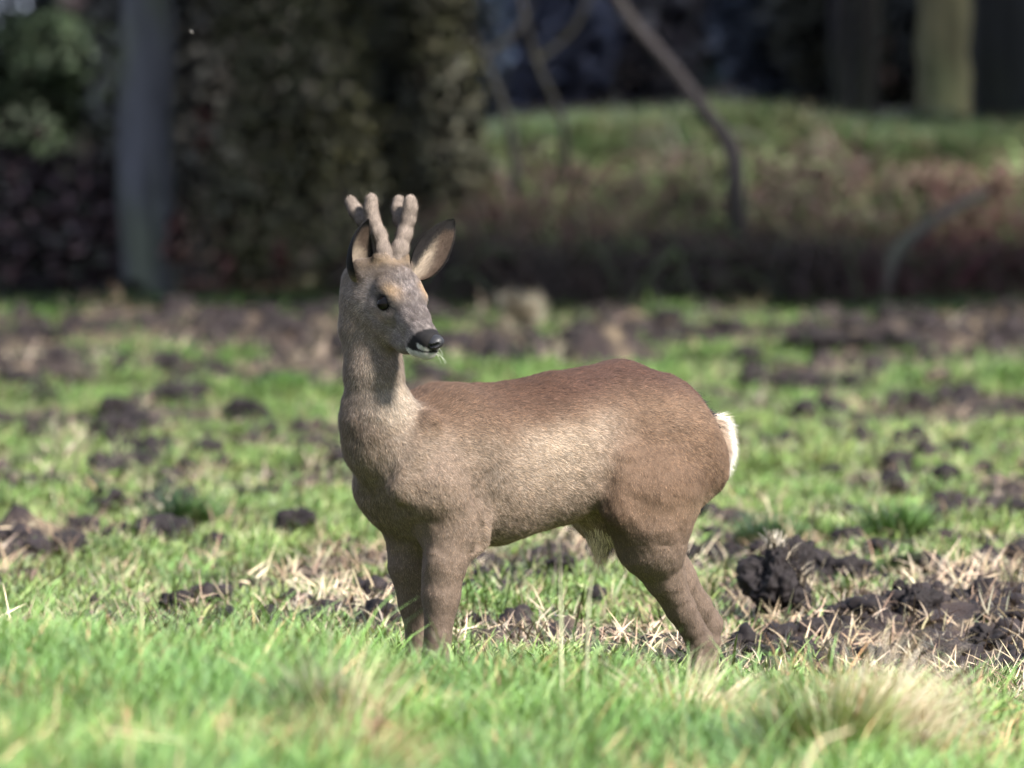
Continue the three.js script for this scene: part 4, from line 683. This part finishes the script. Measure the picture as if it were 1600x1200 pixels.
// antlers in velvet
function antler(list) {
  const prims = list.flatMap((l) => chain(l, 0.008)), lo = [9, 9, 9], hi = [-9, -9, -9];
  for (const l of list) for (const [p, r] of l) ['x', 'y', 'z'].forEach((q, i) => { lo[i] = Math.min(lo[i], p[q] - r - 0.006); hi[i] = Math.max(hi[i], p[q] + r + 0.006); });
  const S = surfaceNets((x, y, z) => field(prims, x, y, z) + 0.0005 * n3(x * 150, y * 90, z * 150), lo, hi, 0.0017), col = new Float32Array(S.P.length), p = V();
  for (let i = 0; i < col.length; i += 3) { p.fromArray(S.P, i); const f = 1 + 0.3 * nAt(p, 120) + 0.2 * nAt(p, 50), k = [0.084 * f, 0.068 * f, 0.058 * f]; col.set(k, i); }
  const m = mesh('antler', geoFrom(S.P, S.N, col, S.I), coatMat, deer);
  const v = mesh('velvet', hairs(S, col, 26000, 81, (q, n, i, R) => { flow.set(0, 1, 0); return { flow, len: 0.0058, wid: 0.0006, lift: 1.4, vary: 0.8, mess: 1.8, tip: 2.1 }; }), hairMat, m);
  v.userData.kind = 'stuff';
}
{
  const z0 = 0.245, A = (px, py, z, r) => [toL(onZ(px, py, z)), r];
  antler([[A(604, 412, z0, 0.0135), A(600, 396, z0 - 0.004, 0.0125), A(593, 368, z0 - 0.012, 0.0108), A(583, 345, z0 - 0.018, 0.0102), A(579, 328, z0 - 0.02, 0.0102), A(580, 314, z0 - 0.02, 0.0105)],
    [A(585, 355, z0 - 0.02, 0.009), A(568, 346, z0 - 0.04, 0.0105), A(556, 331, z0 - 0.055, 0.0105), A(548, 317, z0 - 0.065, 0.0102)]]);
  antler([[A(620, 408, z0 - 0.01, 0.0135), A(624, 392, z0 - 0.014, 0.0135), A(632, 367, z0 - 0.02, 0.0112), A(638, 344, z0 - 0.022, 0.0102), A(641, 327, z0 - 0.022, 0.0102), A(641, 316, z0 - 0.022, 0.0105)],
    [A(632, 362, z0 - 0.026, 0.009), A(625, 345, z0 - 0.045, 0.0095), A(622, 328, z0 - 0.058, 0.0095), A(623, 316, z0 - 0.065, 0.0095)]]);
}
// ears: cupped leaf-shaped shells with a pale hairy inside
function ear(base, tip, face, hw, seed, dark, r0, r1) {
  const ax = tip.clone().sub(base), L = ax.length(); ax.normalize();
  const nz = face.clone().addScaledVector(ax, -face.dot(ax)).normalize(), sx = new THREE.Vector3().crossVectors(ax, nz).normalize();
  const NT = 34, NA = 26, P = [], Cc = [], I = [], th = 0.0022;
  const prof = (t) => hw * Math.pow(Math.sin(Math.PI * Math.pow(0.012 + 0.988 * t, 0.86)), 0.66) * (1 - 0.05 * t) + 0.0012;
  for (const side of [0, 1]) for (let i = 0; i <= NT; i++) for (let j = 0; j <= NA; j++) {
    const t = i / NT, q = 2 * j / NA - 1, wv = prof(t), curl = lerp(1.9, 0.75, Math.pow(t, 0.7)), an = q * curl;
    const x = wv * Math.sin(an) / Math.sin(Math.min(curl, 1.571)), z = wv * (1 - Math.cos(an)) * 0.95 - wv * 0.5 - side * th * (1 - q * q * 0.6) + 0.012 * t * t;
    const p = base.clone().addScaledVector(ax, t * L).addScaledVector(sx, x).addScaledVector(nz, z);
    P.push(p.x, p.y, p.z);
    let k;
    const f = 1 + 0.35 * nAt(p, 90) + 0.2 * nAt(p, 260);
    if (side) k = mix3([0.10, 0.075, 0.055], [0.007, 0.006, 0.006], sstep(t, 0.0, 0.22));
    else { k = mix3([0.175, 0.142, 0.108], [0.040, 0.028, 0.021], clamp(r1 * sstep(-q * dark, -0.25, 0.45) + sstep(t, 0.35, 0.75) * 0.9 + sstep(Math.abs(q), 0.3, 0.75) * 0.45 + 0.35 * nAt(p, 60))); k = mix3(k, [0.010, 0.009, 0.009], Math.max(sstep(Math.abs(q), 0.82, 0.93) * sstep(t, 0.1, 0.3), sstep(q * dark, r0, r0 + 0.2) * sstep(t, 0.0, 0.2), sstep(t + 0.10 * q * dark, 0.74, 0.86))); }
    Cc.push(k[0] * f, k[1] * f, k[2] * f);
  }
  const n1 = (NT + 1) * (NA + 1), id = (s, i, j) => s * n1 + i * (NA + 1) + j;
  for (const s of [0, 1]) for (let i = 0; i < NT; i++) for (let j = 0; j < NA; j++) { const a = id(s, i, j), b = id(s, i, j + 1), c = id(s, i + 1, j + 1), d = id(s, i + 1, j); if (s) I.push(a, c, b, a, d, c); else I.push(a, b, c, a, c, d); }
  for (let i = 0; i < NT; i++) { for (const j of [0, NA]) { const a = id(0, i, j), b = id(0, i + 1, j), c = id(1, i + 1, j), d = id(1, i, j); if (j) I.push(a, c, b, a, d, c); else I.push(a, b, c, a, c, d); } }
  for (let j = 0; j < NA; j++) { const a = id(0, NT, j), b = id(0, NT, j + 1), c = id(1, NT, j + 1), d = id(1, NT, j); I.push(a, b, c, a, c, d); }
  const g = geoFrom(P, null, Cc, I), m = mesh('ear', g, coatMat, deer);
  const S = { P: g.attributes.position.array, N: g.attributes.normal.array, I: g.index.array, rim: Array.from({ length: P.length / 3 }, (_, v) => { const j = v % (NA + 1), i = Math.floor((v % n1) / (NA + 1)); return Math.abs(2 * j / NA - 1) > 0.72 || i > NT * 0.8; }) };
  const h = mesh('ear_hair', hairs(S, g.attributes.color.array, 15000, seed, (p, n, v, R) => { const inner = v < n1; flow.copy(ax); if (inner && R() < 0.5) flow.addScaledVector(sx, R() < 0.5 ? 0.8 : -0.8); return { flow, len: inner ? (S.rim[v] ? 0.004 : 0.010) : 0.004, wid: 0.0008, lift: inner ? (S.rim[v] ? 0.15 : 0.3) : 0.15, vary: 0.8, mess: 0.9, tip: inner ? 1.35 : 1.1 }; }), hairMat, m);
  h.userData.kind = 'stuff';
}
ear(toL(onZ(556, 440, 0.25)), toL(onZ(566, 342, 0.262)), dirL(V(0.86, -0.02, 0.51)), 0.0335, 91, -1, -0.12, 0.3);
ear(toL(onZ(647, 436, 0.195)), toL(onZ(706, 345, 0.16)), dirL(V(0.12, -0.05, 1)), 0.0295, 92, -1, 0.06, 0.8);
// hooves
const hoofMat = new THREE.MeshStandardMaterial({ color: new THREE.Color(0.02, 0.017, 0.015), roughness: 0.45 });
for (const p of [W(664, 1212, 0.064), W(630, 1205, -0.066), W(1070, 1238, 0.06), W(1086, 1180, -0.06)]) {
  const parts = [-1, 1].map((s) => { const g = new THREE.SphereGeometry(0.5, 16, 12); const q = g.attributes.position; for (let i = 0; i < q.count; i++) { const x = q.getX(i), y = q.getY(i), z = q.getZ(i); q.setXYZ(i, x * 0.042 + 0.010, Math.max(-0.02, y * 0.036 * (1 - 0.7 * x) - 0.002), z * 0.0155 * (1 - 0.35 * x) + s * 0.0075); } g.computeVertexNormals(); return g; });
  const h = mesh('hoof', mergeGeometries(parts), hoofMat, deer); h.position.copy(p); h.position.y = Math.min(p.y, 0.02);
}
renderer.render(scene, camera);
